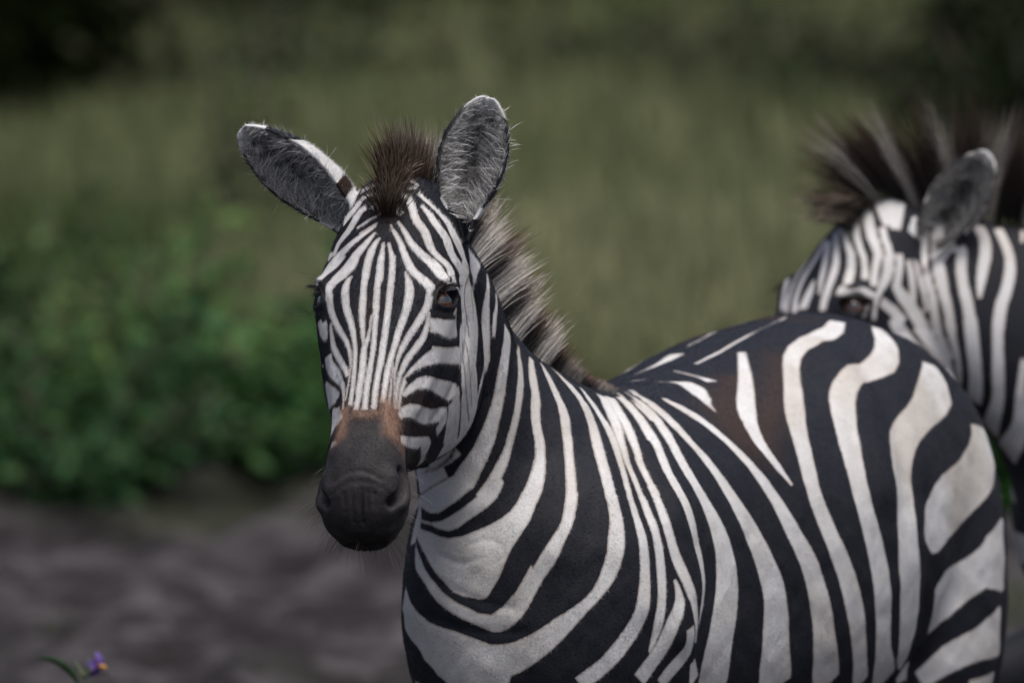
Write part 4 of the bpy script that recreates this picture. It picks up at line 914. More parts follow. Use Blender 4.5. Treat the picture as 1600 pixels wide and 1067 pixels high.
def build_zebra(pose, strokes, label, group, vox=VOX):
    strokes = parse_strokes(strokes)
    base = pose['body'].o
    root = empty('zebra', base)
    tag(root, label, 'zebra', group)
    pose['folds'] = strokes
    P, E, Q, ears, P0 = zebra_surface(pose, vox)
    N = vnormals(P, Q)
    v, hl, bl, head, Pq = stripe_field(pose, P0, vnormals(P0, Q), strokes)
    mz = field(Pq, strokes, 'M', -.05, .05)
    tan = field(Pq, strokes, 'T', -.05, .05)
    dark = smoothstep(-.0015, .0015, field(Pq, strokes, 'X', -.02))  # X strokes: dark skin of eyes and nostrils, dark lines along the nose wrinkles
    brown = smoothstep(-.03, .04, field(Pq, strokes, 'B', -.05, .08))
    dirt = .45 * smoothstep(-.055, .045, field(Pq, strokes, 'G', -.07, .09))
    dirt = np.maximum(dirt, .30 * smoothstep(.05, .75, fbm3(Pq * 9)) * (~head))
    et, eac, eins, eid = ear_fields(pose, P, ears, hl)
    ear = (et > -.5)
    # ear markings: white with a dark band on the back, dark rim, pale tip
    ev = np.where(et < .62, .01, -.012); ev = np.where((et > .18) & (et < .30) & (eins < .5) & (np.abs(eac) > .3), -.006, ev)
    ev = np.where(et > .88, .012, ev)
    rim = (np.abs(eac) > .95) & (et < .88) & (et > .12)
    ev = np.where(rim, -.006, ev)
    on = ear & (et > .02)
    v = np.where(on, ev, v)
    einside = np.where(on & (eins > .5) & (np.abs(eac) < .94), smoothstep(.93, .85, et) * smoothstep(.02, .12, et), 0)
    for k in (0, 1):                     # pale fur folds over the upper half of the ear's root
        mine = on & (eid == k)
        up_ = eac * pose['ear_fold'][k]
        fold = smoothstep(-.15, .15, up_ - .15 - (et - .30) * 2.2) * mine
        fold *= (pose['ear_fold'][k] != 0)
        einside = einside * (1 - fold)
        v = np.where(fold > .5, np.where((et > .10) & (et < .22) & (up_ > .55), -.006, .010), v)
        brown = np.where(fold > .5, .8, brown)
    if pose['ear_tone'] < 1: v = np.where(einside > .3, -.01, v); einside = einside * pose['ear_tone']
    A = np.c_[v, einside]
    A = laplace(A, E, 3, .5, on.astype(float))
    v, einside = A[:, 0], A[:, 1]
    ob = mesh_object('body', P - base, Q, COAT, root)
    for n, arr in (('stripe', v), ('muzzle', mz), ('tan', tan), ('brown', brown), ('dirt', dirt), ('ear_in', einside), ('skin_crease_dark', dark)):
        set_attr(ob.data, n, arr)
    return dict(root=root, body=ob, P=P, N=N, Q=Q, E=E, v=v, hl=hl, bl=bl, head=head, ears=ears, base=base, mz=mz, et=et, einside=einside, tan=tan, brown=brown, dark=dark, dirt=dirt)
# ------------------------------------------------------------------ zebra: eyes, mane, lashes, whiskers, coat
def hair_material(name, rough=.55, spec=.25):
    m, nt, b = new_mat(name)
    a = nt.nodes.new('ShaderNodeAttribute'); a.attribute_name = 'tone'
    tc = nt.nodes.new('ShaderNodeTexCoord')
    n = nt.nodes.new('ShaderNodeTexNoise'); n.inputs['Scale'].default_value = 220
    nt.links.new(tc.outputs['Object'], n.inputs['Vector'])
    mx = nt.nodes.new('ShaderNodeMix'); mx.data_type = 'RGBA'; mx.blend_type = 'MULTIPLY'
    mr = nt.nodes.new('ShaderNodeMapRange'); mr.inputs['From Min'].default_value = .45; mr.inputs['From Max'].default_value = .7
    mr.inputs['To Max'].default_value = .35
    nt.links.new(n.outputs['Fac'], mr.inputs['Value']); nt.links.new(mr.outputs[0], mx.inputs[0])
    nt.links.new(a.outputs['Color'], mx.inputs[6]); mx.inputs[7].default_value = (.45, .42, .40, 1)
    nt.links.new(mx.outputs[2], b.inputs['Base Color'])
    b.inputs['Roughness'].default_value = rough
    b.inputs['Specular IOR Level'].default_value = spec
    return m
HAIR = hair_material('stiff_hair')
FUR = hair_material('short_fur', .9, .0)

def strands(name, root, d0, d1, length, width, c0, c1, parent, rng, seg=4, mat=HAIR, mid=None):
    """tapering ribbons: start direction d0 turning into d1; colours c0 at the root, c1 at the tip"""
    n = len(root)
    L = np.asarray(length)[:, None]
    side = np.cross(d0, rng.normal(0, 1, (n, 3))); side /= np.linalg.norm(side, axis=1)[:, None] + 1e-9
    V = np.zeros((n, 2 * seg + 1, 3)); K = np.zeros((n, 2 * seg + 1, 4)); K[..., 3] = 1
    p = root.copy()
    for k in range(seg + 1):
        t = k / seg
        q = root + (d0 * t + (d1 - d0) * t * t * .5) * L
        col_ = c0 + (c1 - c0) * smoothstep(.25, .95, t) if mid is None else np.where(t < .5, c0 + (mid - c0) * (t * 2), mid + (c1 - mid) * (t * 2 - 1))
        if k < seg:
            w = np.asarray(width)[:, None] * (1 - .6 * t) * .5
            V[:, 2 * k] = q - side * w; V[:, 2 * k + 1] = q + side * w
            K[:, 2 * k, :3] = col_; K[:, 2 * k + 1, :3] = col_
        else:
            V[:, 2 * k] = q; K[:, 2 * k, :3] = col_
    b = np.arange(n)[:, None] * (2 * seg + 1)
    T = []
    for k in range(seg - 1):
        T += [b + np.array([[2 * k, 2 * k + 1, 2 * k + 3]]), b + np.array([[2 * k, 2 * k + 3, 2 * k + 2]])]
    T.append(b + np.array([[2 * seg - 2, 2 * seg - 1, 2 * seg]]))
    o = mesh_object(name, V.reshape(-1, 3), np.concatenate(T), mat, parent)
    set_attr(o.data, 'tone', K.reshape(-1, 4), 'FLOAT_COLOR')
    return o

def norm_rows(a): return a / (np.linalg.norm(a, axis=1)[:, None] + 1e-12)

def eye_material():
    m, nt, b = new_mat('dark_eye')
    tc = nt.nodes.new('ShaderNodeTexCoord').outputs['Object']
    N, L = nt.nodes, nt.links
    mp = N.new('ShaderNodeMapping'); mp.inputs['Scale'].default_value = (40, 78, 40)
    L.new(tc, mp.inputs[0])
    gr = N.new('ShaderNodeVectorMath'); gr.operation = 'LENGTH'
    sep = N.new('ShaderNodeSeparateXYZ'); L.new(mp.outputs[0], sep.inputs[0])
    cmb = N.new('ShaderNodeCombineXYZ'); L.new(sep.outputs[0], cmb.inputs[0]); L.new(sep.outputs[1], cmb.inputs[1])
    L.new(cmb.outputs[0], gr.inputs[0])
    iris = mixnode(nt, rangenode(nt, noisenode(nt, tc, 500, 3), .3, .7), (.045, .016, .007), (.10, .040, .018))
    c = mixnode(nt, rangenode(nt, gr.outputs['Value'], .30, .42), (.003, .003, .005), iris)
    L.new(c, b.inputs['Base Color'])
    b.inputs['Roughness'].default_value = .06
    b.inputs['Specular IOR Level'].default_value = .6
    b.inputs['Coat Weight'].default_value = 1.0
    b.inputs['Coat Roughness'].default_value = .02
    return m

def mixnode(nt, f, a, b):
    n = nt.nodes.new('ShaderNodeMix'); n.data_type = 'RGBA'
    if isinstance(f, float): n.inputs[0].default_value = f
    else: nt.links.new(f, n.inputs[0])
    for i, v in ((6, a), (7, b)):
        if isinstance(v, tuple): n.inputs[i].default_value = (*v, 1)
        else: nt.links.new(v, n.inputs[i])
    return n.outputs[2]

def noisenode(nt, vec, scale, detail=4, rough=.55):
    n = nt.nodes.new('ShaderNodeTexNoise')
    n.inputs['Scale'].default_value = scale; n.inputs['Detail'].default_value = detail; n.inputs['Roughness'].default_value = rough
    nt.links.new(vec, n.inputs['Vector'])
    return n.outputs['Fac']

def rangenode(nt, x, lo, hi, o0=0., o1=1.):
    n = nt.nodes.new('ShaderNodeMapRange'); n.interpolation_type = 'SMOOTHSTEP'
    nt.links.new(x, n.inputs['Value'])
    for k, v in zip(('From Min', 'From Max', 'To Min', 'To Max'), (lo, hi, o0, o1)): n.inputs[k].default_value = v
    return n.outputs['Result']
EYEM = eye_material()
BLACKH, WHITEH = np.array([.016, .014, .014]), np.array([.60, .57, .52])
BROWNH, RUSTH = np.array([.050, .024, .014]), np.array([.110, .052, .030])

def add_eyes(Z, pose, rng):
    hf = pose['head']
    for s in (1, -1):
        mir = np.array([s, 1, 1])
        c = hf.w((EYE_C - EYE_N * 15.0) * mir / 1000) - Z['base']
        v, f = blob((0, 0, 0), (.0192,) * 3, m=36, n=24)
        e = mesh_object('eye', v, f, EYEM, Z['root'])
        n, u, w = (hf.d(a * mir) for a in (EYE_N, EYE_U, EYE_V))
        Mx = Matrix((Vector(u), Vector(w), Vector(n))).transposed().to_4x4()
        e.matrix_local = Matrix.Translation(Vector(c)) @ Mx
        # lashes
        k = 150
        t = rng.uniform(-.95, .75, k)
        uu = EYE_A * 1.12 * t; ww = EYE_B * 1.25 * np.sqrt(np.clip(1 - t * t, 0, 1)) + 1
        r = EYE_C + np.outer(uu, EYE_U) + np.outer(ww, EYE_V) + EYE_N * 8.0
        d0 = norm_rows(EYE_N * 1.0 + np.outer(t * .5, EYE_U) - np.outer(np.full(k, .15), EYE_V) + rng.normal(0, .12, (k, 3)))
        d1 = norm_rows(d0 - EYE_V * .7 + rng.normal(0, .1, (k, 3)))
        m = 12                                            # long feelers above and under the eye
        rf = EYE_C + EYE_U * rng.uniform(-15, 15, (m, 1)) + np.where(rng.uniform(0, 1, (m, 1)) < .7, -22, 26) * EYE_V + EYE_N * 6
        df = norm_rows(EYE_N + rng.normal(0, .2, (m, 3)) - EYE_V * .1)
        r, d0, d1 = np.r_[r, rf], np.r_[d0, df], np.r_[d1, norm_rows(df - EYE_V * .45)]
        cc = np.tile(BLACKH * .8, (k + m, 1))
        strands('eyelashes', hf.w(r * mir / 1000) - Z['base'], hf.d(d0 * mir), hf.d(d1 * mir), np.r_[rng.uniform(.010, .021, k), rng.uniform(.02, .06, m)],
                np.r_[np.full(k, .0007), np.full(m, .00035)], cc, cc, Z['root'], rng)

def crest_curve(pose, P, N):
    """points along the top of the neck from the poll to the withers, world space"""
    hf, bf = pose['head'], pose['body']
    pts = [hf.w([0, .058, .012]), hf.w([0, .03, .007]), hf.w([0, .0, -.006])]
    for (da, dz, va, vz, b, w, yaw) in pose['neck'][2:7]:
        pts.append(bf.w([da, b, dz]))
    if 'crest_end' in pose: pts = pts[:-1]; pts[-1] = bf.w(pose['crest_end'])
    return crom(np.array(pts), 160)

def add_mane(Z, pose, rng, n=15000, hmax=.125, kd=None, flare=1.0, tint=1.0, start=.10):
    bf, hf = pose['body'], pose['head']
    cv = crest_curve(pose, Z['P'], Z['N'])
    s = np.r_[0, np.cumsum(np.linalg.norm(np.diff(cv, axis=0), axis=1))]; s /= s[-1]
    T = norm_rows(np.gradient(cv, axis=0))
    lat = norm_rows(np.cross(T, np.array([0, 0, 1.]))); up = norm_rows(np.cross(lat, T)); up *= np.sign(up[:, 2:3])
    t = start + (1 - start) * rng.uniform(0, 1, n) ** 1.0
    # clumps
    nc = 230
    ct = np.linspace(start, 1, nc) + rng.normal(0, .002, nc)
    ci = np.argmin(np.abs(t[:, None] - ct[None, :] + rng.normal(0, .006, n)[:, None]), axis=1)
    def at(a, q): return np.stack([np.interp(q, s, a[:, k]) for k in range(3)], 1)
    c, tt, ll, uu = at(cv, t), at(T, t), at(lat, t), at(up, t)
    off = rng.normal(0, 1, n) * .0085
    r = c + ll * off[:, None] + uu * .0
    # sink the root on to the skin
    root = np.array(r)
    for i in range(n):
        q, j, d = kd.find(r[i])
        root[i] = np.array(q) + (r[i] - np.array(q)) * .0
    wz = smoothstep(.26, .08, t)[:, None]
    uu = norm_rows(uu * (1 - wz) + (np.array([0, -.12, 1.0])) * wz)
    H = hmax * np.interp(t, *pose['mane_height']) * rng.uniform(.55, 1.08, n) * (1 + pose['ragged'] * rng.normal(0, 1, nc)[ci])
    cl = rng.normal(0, 1, (nc, 2))[ci]
    fwd = np.interp(t, [0, .08, .14, .22, .32, .6, 1], np.where(np.array([1, 1, 1, 1, 0, 0, 0]) > 0, flare, 1.0) * np.array([.55, .50, .38, .15, -.05, -.12, -.5]))   # lean towards the forehead
    d0 = norm_rows(uu - tt * fwd[:, None] * .5 + ll * (off / .0085 * .10 + cl[:, 0] * .05)[:, None] + rng.normal(0, .05, (n, 3)))
    d1 = norm_rows(uu - tt * (fwd * 1.3 + cl[:, 1] * (.04 + .5 * pose['ragged']))[:, None] + ll * ((off / .0085 * .22 + cl[:, 0] * .16) * (1 + .5 * smoothstep(.16, .04, t)))[:, None] + rng.normal(0, .09, (n, 3)))
    # colours follow the stripes of the neck into the mane
    period, duty, ph = pose['mane_bands']
    vb = np.sin(2 * np.pi * (t / period + ph)) + duty + rng.normal(0, .16, n) + cl[:, 0] * .18
    wmix = (smoothstep(-.2, .2, vb) * (1 - .75 * smoothstep(.74, .84, t)))[:, None]
    j = rng.uniform(.65, 1.15, (n, 1))
    c0 = (BLACKH + (WHITEH * tint - BLACKH) * wmix) * j
    cm = (BLACKH * 1.2 + (WHITEH * tint - BLACKH) * wmix) * j
    front = smoothstep(pose['mane_front'] + .06, pose['mane_front'] - .06, t)[:, None]
    c0 = c0 * (1 - front) + (BLACKH + BROWNH * .35) * front * j
    pale = ((cl[:, :1] + rng.normal(0, .5, (n, 1))) > .35) * 1.0
    cm = cm * (1 - front) + (BROWNH * 1.3 * pose['tip']) * front * j
    tip = (RUSTH * pose['tip'] * (1 - .75 * wmix) + np.array([.50, .46, .42]) * wmix * .9) * j
    tip = tip * (1 - front) + (RUSTH * .8 * pose['tip'] * (1 - pale) + np.array([.52, .46, .36]) * pale) * front * j
    cm = cm * (1 - .6 * front * pale) + np.array([.30, .24, .18]) * .6 * front * pale
    return strands('mane', root - Z['base'], d0, d1, H, rng.uniform(.0006, .0011, n), c0, tip, Z['root'], rng, 5, HAIR, cm)

def add_ear_hair(Z, pose, rng, n=3600):
    for (inner, outer, tt), (base, u, nn, L, W, bend) in zip(Z['ears'], pose['ears']):
        u = unit(u); nn = np.asarray(nn, float); nn = unit(nn - u * (nn @ u)); sd = np.cross(u, nn)
        nu, nv, _ = inner.shape
        ti = rng.uniform(.02, .93, n); ph = rng.normal(0, .5, n)
        edge = rng.uniform(0, 1, n) < .62
        sg = np.sign(rng.uniform(-1, 1, n))
        ph = np.clip(np.where(edge, sg * rng.uniform(.55, .99, n), ph), -.99, .99)
        ii = np.interp(ti, tt, np.arange(nu)).astype(int); jj = np.clip(((ph + 1) / 2 * (nv - 1)), 0, nv - 1).astype(int)
        r = inner[ii, jj]
        # tufts that sweep from the rim over the hollow
        nt = 60
        tuft = rng.integers(0, nt, n); tb = rng.normal(0, 1, (nt, 3))[tuft]
        d0 = norm_rows(u * rng.uniform(.3, 1.0, n)[:, None] + nn * rng.uniform(.25, .8, n)[:, None] - sd * (ph * .8)[:, None] + tb * .36 + rng.normal(0, .15, (n, 3)))
        d1 = norm_rows(u * rng.uniform(.4, 1.1, n)[:, None] - nn * .05 - sd * (ph * .9)[:, None] + tb * .55 + rng.normal(0, .22, (n, 3)))
        g = np.clip(rng.uniform(.35, 1.15, n) * (.55 + .5 * np.abs(ph)) + tb[:, 0] * .2, .05, 1.1) * pose['ear_tone']
        c0 = g[:, None] * np.array([.58, .57, .55]); c1 = g[:, None] * np.array([.85, .85, .84])
        strands('ear_hair', r - Z['base'], d0, d1, rng.uniform(.010, .042, n) * np.where(ti > .72, .5, 1) * np.where(np.abs(ph) > .9, .6, 1), rng.uniform(.0004, .0008, n), c0, c1, Z['root'], rng)

def add_whiskers(Z, pose, rng, kd):
    hf = pose['head']
    q = []
    for k in range(130):
        q.append([rng.uniform(-50, 50), rng.uniform(455, 512), -92 + rng.normal(0, 12)])
    for k in range(50):
        s = rng.choice([-1, 1]); q.append([s * 62, rng.uniform(390, 480), rng.uniform(-90, -45)])
    q = np.array(q)
    r = np.array([np.array(kd.find(hf.w(p / 1000))[0]) for p in q]); nn = np.array([Z['N'][kd.find(hf.w(p / 1000))[1]] for p in q])
    n = len(q)
    d0 = norm_rows(nn + hf.d(np.tile([0, .35, .1], (n, 1))) + rng.normal(0, .22, (n, 3)))
    d1 = norm_rows(d0 + np.array([0, 0, -.6]) + rng.normal(0, .18, (n, 3)))
    c = np.tile(np.array([.10, .085, .075]), (n, 1)) * rng.uniform(.3, 2.0, (n, 1))
    k = len(r)
    strands('whiskers', r - Z['base'], d0, d1, rng.uniform(.014, .048, k), np.full(k, .00034), c, c * 1.2, Z['root'], rng, 5)

def add_coat(Z, pose, rng, dens_body, dens_head):
    """short lying hair over the hide"""
    P, Q, N = Z['P'], Z['Q'], Z['N']
    a = np.linalg.norm(np.cross(P[Q[:, 2]] - P[Q[:, 0]], P[Q[:, 3]] - P[Q[:, 1]]), axis=1) * .5
    hd = Z['head'][Q[:, 0]]
    zc = P[Q[:, 0], 2]
    w = a * np.where(hd, dens_head, dens_body * smoothstep(.35, .6, zc))
    n = int(w.sum()); cum = np.cumsum(w); fi = np.searchsorted(cum, rng.uniform(0, cum[-1], n)).clip(0, len(Q) - 1)
    al, be = rng.uniform(0, 1, (n, 1)), rng.uniform(0, 1, (n, 1))
    q = Q[fi]
    mixq = lambda A: (A[q[:, 0]] * (1 - al) + A[q[:, 1]] * al) * (1 - be) + (A[q[:, 3]] * (1 - al) + A[q[:, 2]] * al) * be
    p, nn = mixq(P), norm_rows(mixq(N))
    v = mixq(Z['v'][:, None])[:, 0]; mz = mixq(Z['mz'][:, None])[:, 0]; tn = mixq(Z['tan'][:, None])[:, 0]; br = mixq(Z['brown'][:, None])[:, 0]
    ei = mixq(Z['einside'][:, None])[:, 0]; dk = mixq(Z['dark'][:, None])[:, 0]; dirt = mixq(Z['dirt'][:, None])[:, 0]
    hl = pose['head'].l(p); head = hd[fi]
    nap = np.where(head[:, None], pose['head'].d([0, 1, 0]) * np.where(hl[:, 1:2] > .055, 1, -1), pose['body'].d([-.75, 0, -.65]))
    nap = nap - nn * (nap * nn).sum(1)[:, None]
    nap = norm_rows(nap + rng.normal(0, .28, (n, 3)) * .6)
    d = norm_rows(nap + nn * rng.uniform(.16, .42, n)[:, None])
    
    L = np.where(head, rng.uniform(.0035, .0065, n), rng.uniform(.0022, .0044, n)) * np.where(mz > 0, .45, 1)
    ev_ = mixq((Z['et'] > .02)[:, None].astype(float))[:, 0] > .5
    L = np.where(ev_, rng.uniform(.006, .010, n), L)
    keep = (dk < .5) & ~((mz > 0) & (rng.uniform(0, 1, n) < .55)) & ~((ei > .5) & (rng.uniform(0, 1, n) < .6))
    # bare skin inside the eye slit
    q2 = hl * 1000 * np.c_[np.sign(hl[:, 0]), np.ones(n), np.ones(n)] - EYE_C
    keep &= ~((np.abs(q2 @ EYE_U) < 24) & (np.abs(q2 @ EYE_V) < 14) & (np.abs(q2 @ EYE_N) < 30))
    sd = norm_rows(np.cross(d, nn)) * (np.where(head, .00030, .00034) * rng.uniform(.7, 1.3, n))[:, None]
    w_ = smoothstep(-.0012, .0012, v + rng.normal(0, .0007, n))[:, None]
    blk = np.array([.0115, .013, .0175]) * (1 - br[:, None]) + np.array([.034, .0215, .017]) * br[:, None]
    wht = np.where(head[:, None], np.array([[.64, .65, .665]]), np.array([[.58, .585, .585]])) * (1 - dirt[:, None]) + np.array([.34, .29, .21]) * dirt[:, None]
    c = blk * rng.uniform(.5, 2.1, (n, 1)) * (1 - w_) + wht * rng.uniform(.60, 1.15, (n, 1)) * w_
    tt_ = smoothstep(-.016, .014, tn + rng.normal(0, .006, n))[:, None] * .8
    c = c * (1 - tt_) + np.array([.28, .172, .122]) * tt_ * rng.uniform(.7, 1.25, (n, 1))
    m_ = smoothstep(-.009, .009, mz + rng.normal(0, .006, n))[:, None]
    c = c * (1 - m_) + (np.array([[.026, .024, .0262]]) + np.array([[.010, .004, .0]]) * smoothstep(.42, .48, hl[:, 1:2])) * m_ * rng.uniform(.5, 1.7, (n, 1))
    c = c * (1 - ei[:, None]) + np.array([.20, .19, .18]) * ei[:, None] * rng.uniform(.3, 1.8, (n, 1))
    V = np.stack([p - sd - nn * .0004, p + sd - nn * .0004, p + d * L[:, None]], 1)[keep] - Z['base']
    c = c[keep]; n = len(c)
    o = mesh_object('short_coat', V.reshape(-1, 3), np.arange(3 * n).reshape(n, 3), FUR, Z['root'])
    set_attr(o.data, 'tone', np.repeat(np.c_[c, np.ones(n)], 3, axis=0), 'FLOAT_COLOR')
    # shade each hair with the hide's normal, slightly bent towards its own lie
    nv = norm_rows(nn[keep] + rng.normal(0, .16, (n, 3)))
    o.data.normals_split_custom_set_from_vertices(np.repeat(nv, 3, axis=0).astype(np.float32).tolist() if False else np.repeat(nv, 3, axis=0))
    return o

def add_tail(Z, pose, rng):
    bf = pose['body']
    pts = [(-1.29, 0, 1.12), (-1.36, 0, 1.08), (-1.40, .01, .98), (-1.41, .02, .82), (-1.41, .02, .66)]
    v, f = loft(tube(bf.w(pts), [.032, .028, .022, .017, .009], m=14, n=30))
    o = mesh_object('tail', v - Z['base'], f, COAT, Z['root'])
    st = .012 * np.sin(v[:, 2] * 2 * np.pi / .05)
    z = np.zeros(len(v))
    for nme, arr in (('stripe', st), ('muzzle', z - .05), ('tan', z - .05), ('brown', z + .3), ('dirt', z), ('ear_in', z), ('skin_crease_dark', z)): set_attr(o.data, nme, arr)
    n = 1500
    t = rng.uniform(.55, 1, n)
    q = crom(np.array(pts), 60)
    r = bf.w(np.stack([np.interp(t, np.linspace(0, 1, 60), q[:, k]) for k in range(3)], 1))
    d0 = norm_rows(np.array([0, 0, -1.]) + rng.normal(0, .22, (n, 3))); d1 = norm_rows(np.array([0, 0, -1.]) + rng.normal(0, .10, (n, 3)))
    c = np.tile(BLACKH, (n, 1)) * rng.uniform(.6, 1.8, (n, 1))
    strands('tail_tuft', r - Z['base'], d0, d1, rng.uniform(.16, .34, n), np.full(n, .0009), c, c, o, rng, 5)

def dress_zebra(Z, pose, seed, coat, mane, whiskers=True):
    rng = np.random.default_rng(seed)
    kd = KDTree(len(Z['P']))
    for i, p in enumerate(Z['P']): kd.insert(p, i)
    kd.balance()
    add_eyes(Z, pose, rng)
    add_mane(Z, pose, rng, kd=kd, **mane)
    add_ear_hair(Z, pose, rng)
    if whiskers: add_whiskers(Z, pose, rng, kd)
    add_coat(Z, pose, rng, *coat)
    add_tail(Z, pose, rng)
# ------------------------------------------------------------------ setting: ground, grass, bushes, trees
def vnoise(x, y, seed=0):
    """smooth value noise, roughly -1..1"""
    g = np.random.default_rng(seed).uniform(-1, 1, (64, 64))
    xi, yi = np.floor(x).astype(int), np.floor(y).astype(int)
    fx, fy = x - xi, y - yi
    fx, fy = fx * fx * (3 - 2 * fx), fy * fy * (3 - 2 * fy)
    a = lambda i, j: g[(xi + i) % 64, (yi + j) % 64]
    return (a(0, 0) * (1 - fx) + a(1, 0) * fx) * (1 - fy) + (a(0, 1) * (1 - fx) + a(1, 1) * fx) * fy

def ground_z(x, y):
    near = np.exp(-((x / 9) ** 2 + ((y - 4) / 12) ** 2))
    return near * (.040 * vnoise(x * 1.3 + 7, y * 1.3 + 3, 1) + .050 * vnoise(x * 4.1, y * 3.1, 2) + .036 * vnoise(x * 9.3, y * 7.3, 5) + .02 * np.abs(vnoise(x * 17.3, y * 14.3, 6))) - .02 * near

def build_ground():
    gx = np.unique(np.r_[np.linspace(-400, -12, 14), np.linspace(-12, -4, 60), np.linspace(-4, 4, 170), np.linspace(4, 12, 60), np.linspace(12, 400, 14)])
    gy = np.unique(np.r_[np.linspace(-60, -4, 16), np.linspace(-4, 5, 60), np.linspace(5, 11, 150), np.linspace(11, 26, 70), np.linspace(26, 700, 20)])
    X, Y = np.meshgrid(gx, gy)
    V = np.c_[X.ravel(), Y.ravel(), ground_z(X.ravel(), Y.ravel())]
    nx, ny = len(gx), len(gy)
    i = (np.arange(ny - 1)[:, None] * nx + np.arange(nx - 1)[None]).ravel()
    F = np.c_[i, i + 1, i + nx + 1, i + nx]
    m, nt, b = new_mat('dry_dirt')
    tc = nt.nodes.new('ShaderNodeTexCoord').outputs['Object']
    c = mixnode(nt, rangenode(nt, noisenode(nt, tc, 2.2, 5, .6), .40, .60), (.012, .010, .011), (.050, .046, .049))
    c = mixnode(nt, rangenode(nt, noisenode(nt, tc, 3.2, 4, .6), .50, .64, 0., .85), c, (.008, .0065, .007))
    c = mixnode(nt, rangenode(nt, noisenode(nt, tc, 8.5, 3, .6), .50, .60, 0., .75), c, (.009, .0075, .008))
    c = mixnode(nt, rangenode(nt, noisenode(nt, tc, 6.3, 3, .5), .56, .66, 0., .6), c, (.085, .078, .082))
    c = mixnode(nt, rangenode(nt, noisenode(nt, tc, 40, 3, .6), .5, .75, 0., .5), c, (.062, .058, .060))
    c = mixnode(nt, rangenode(nt, noisenode(nt, tc, .7, 3, .5), .55, .70, 0., .55), c, (.030, .036, .018))
    nt.links.new(c, b.inputs['Base Color'])
    b.inputs['Roughness'].default_value = .95
    b.inputs['Specular IOR Level'].default_value = .15
    bp = nt.nodes.new('ShaderNodeBump'); bp.inputs['Strength'].default_value = .6; bp.inputs['Distance'].default_value = .03
    nt.links.new(noisenode(nt, tc, 22, 5, .65), bp.inputs['Height']); nt.links.new(bp.outputs[0], b.inputs['Normal'])
    o = mesh_object('ground', V, F, m)
    tag(o, kind='structure')
build_ground()

def leaf_material(name, trans=.25, rough=.6, spec=.15):
    m, nt, b = new_mat(name)
    a = nt.nodes.new('ShaderNodeAttribute'); a.attribute_name = 'tone'
    tc = nt.nodes.new('ShaderNodeTexCoord').outputs['Object']
    c = mixnode(nt, rangenode(nt, noisenode(nt, tc, 30, 3), .35, .7, 0., .35), a.outputs['Color'], (.02, .03, .01))
    nt.links.new(c, b.inputs['Base Color'])
    b.inputs['Roughness'].default_value = rough
    b.inputs['Specular IOR Level'].default_value = spec
    tr = nt.nodes.new('ShaderNodeBsdfTranslucent'); nt.links.new(c, tr.inputs[0])
    mx = nt.nodes.new('ShaderNodeMixShader'); mx.inputs[0].default_value = trans
    nt.links.new(b.outputs[0], mx.inputs[1]); nt.links.new(tr.outputs[0], mx.inputs[2])
    nt.links.new(mx.outputs[0], nt.nodes['Material Output'].inputs[0])
    return m
LEAF = leaf_material('green_leaf')
GRASS = leaf_material('dry_grass', .3, .8, .05)
SHADELEAF = leaf_material('shaded_leaf', .08, .9, .0)  # tree leaves with the deep shade put into near-black, glossless tones

def blades(name, x, y, h, w, tone, rng, lean=.35, mat=GRASS, parent=None, z=None):
    """curved tapering grass blades, 7 vertices each"""
    n = len(x)
    az = rng.uniform(0, 2 * np.pi, n); ln = rng.uniform(.1, 1, n) * lean * h
    fx, fy = np.cos(az), np.sin(az)
    z0 = (ground_z(x, y) if z is None else z) - .01
    V = np.zeros((n, 7, 3))
    for k, t in enumerate((0, .4, .75)):
        ww = w * (1 - .45 * t) * .5
        cx, cy, cz = x + fx * ln * t * t, y + fy * ln * t * t, z0 + h * t * (1 - .12 * t)
        V[:, 2 * k] = np.c_[cx - fy * ww, cy + fx * ww, cz]; V[:, 2 * k + 1] = np.c_[cx + fy * ww, cy - fx * ww, cz]
    V[:, 6] = np.c_[x + fx * ln, y + fy * ln, z0 + h * .9]
    b = np.arange(n)[:, None] * 7
    F = np.concatenate([b + np.array([[0, 1, 3, 2]]), b + np.array([[2, 3, 5, 4]]), b + np.array([[4, 5, 6, 6]])])
    T = np.concatenate([b + np.array([[0, 1, 3]]), b + np.array([[0, 3, 2]]), b + np.array([[2, 3, 5]]), b + np.array([[2, 5, 4]]), b + np.array([[4, 5, 6]])])
    o = mesh_object(name, V.reshape(-1, 3), T, mat, parent)
    set_attr(o.data, 'tone', np.repeat(np.c_[tone, np.ones(n)], 7, axis=0), 'FLOAT_COLOR')
    return o

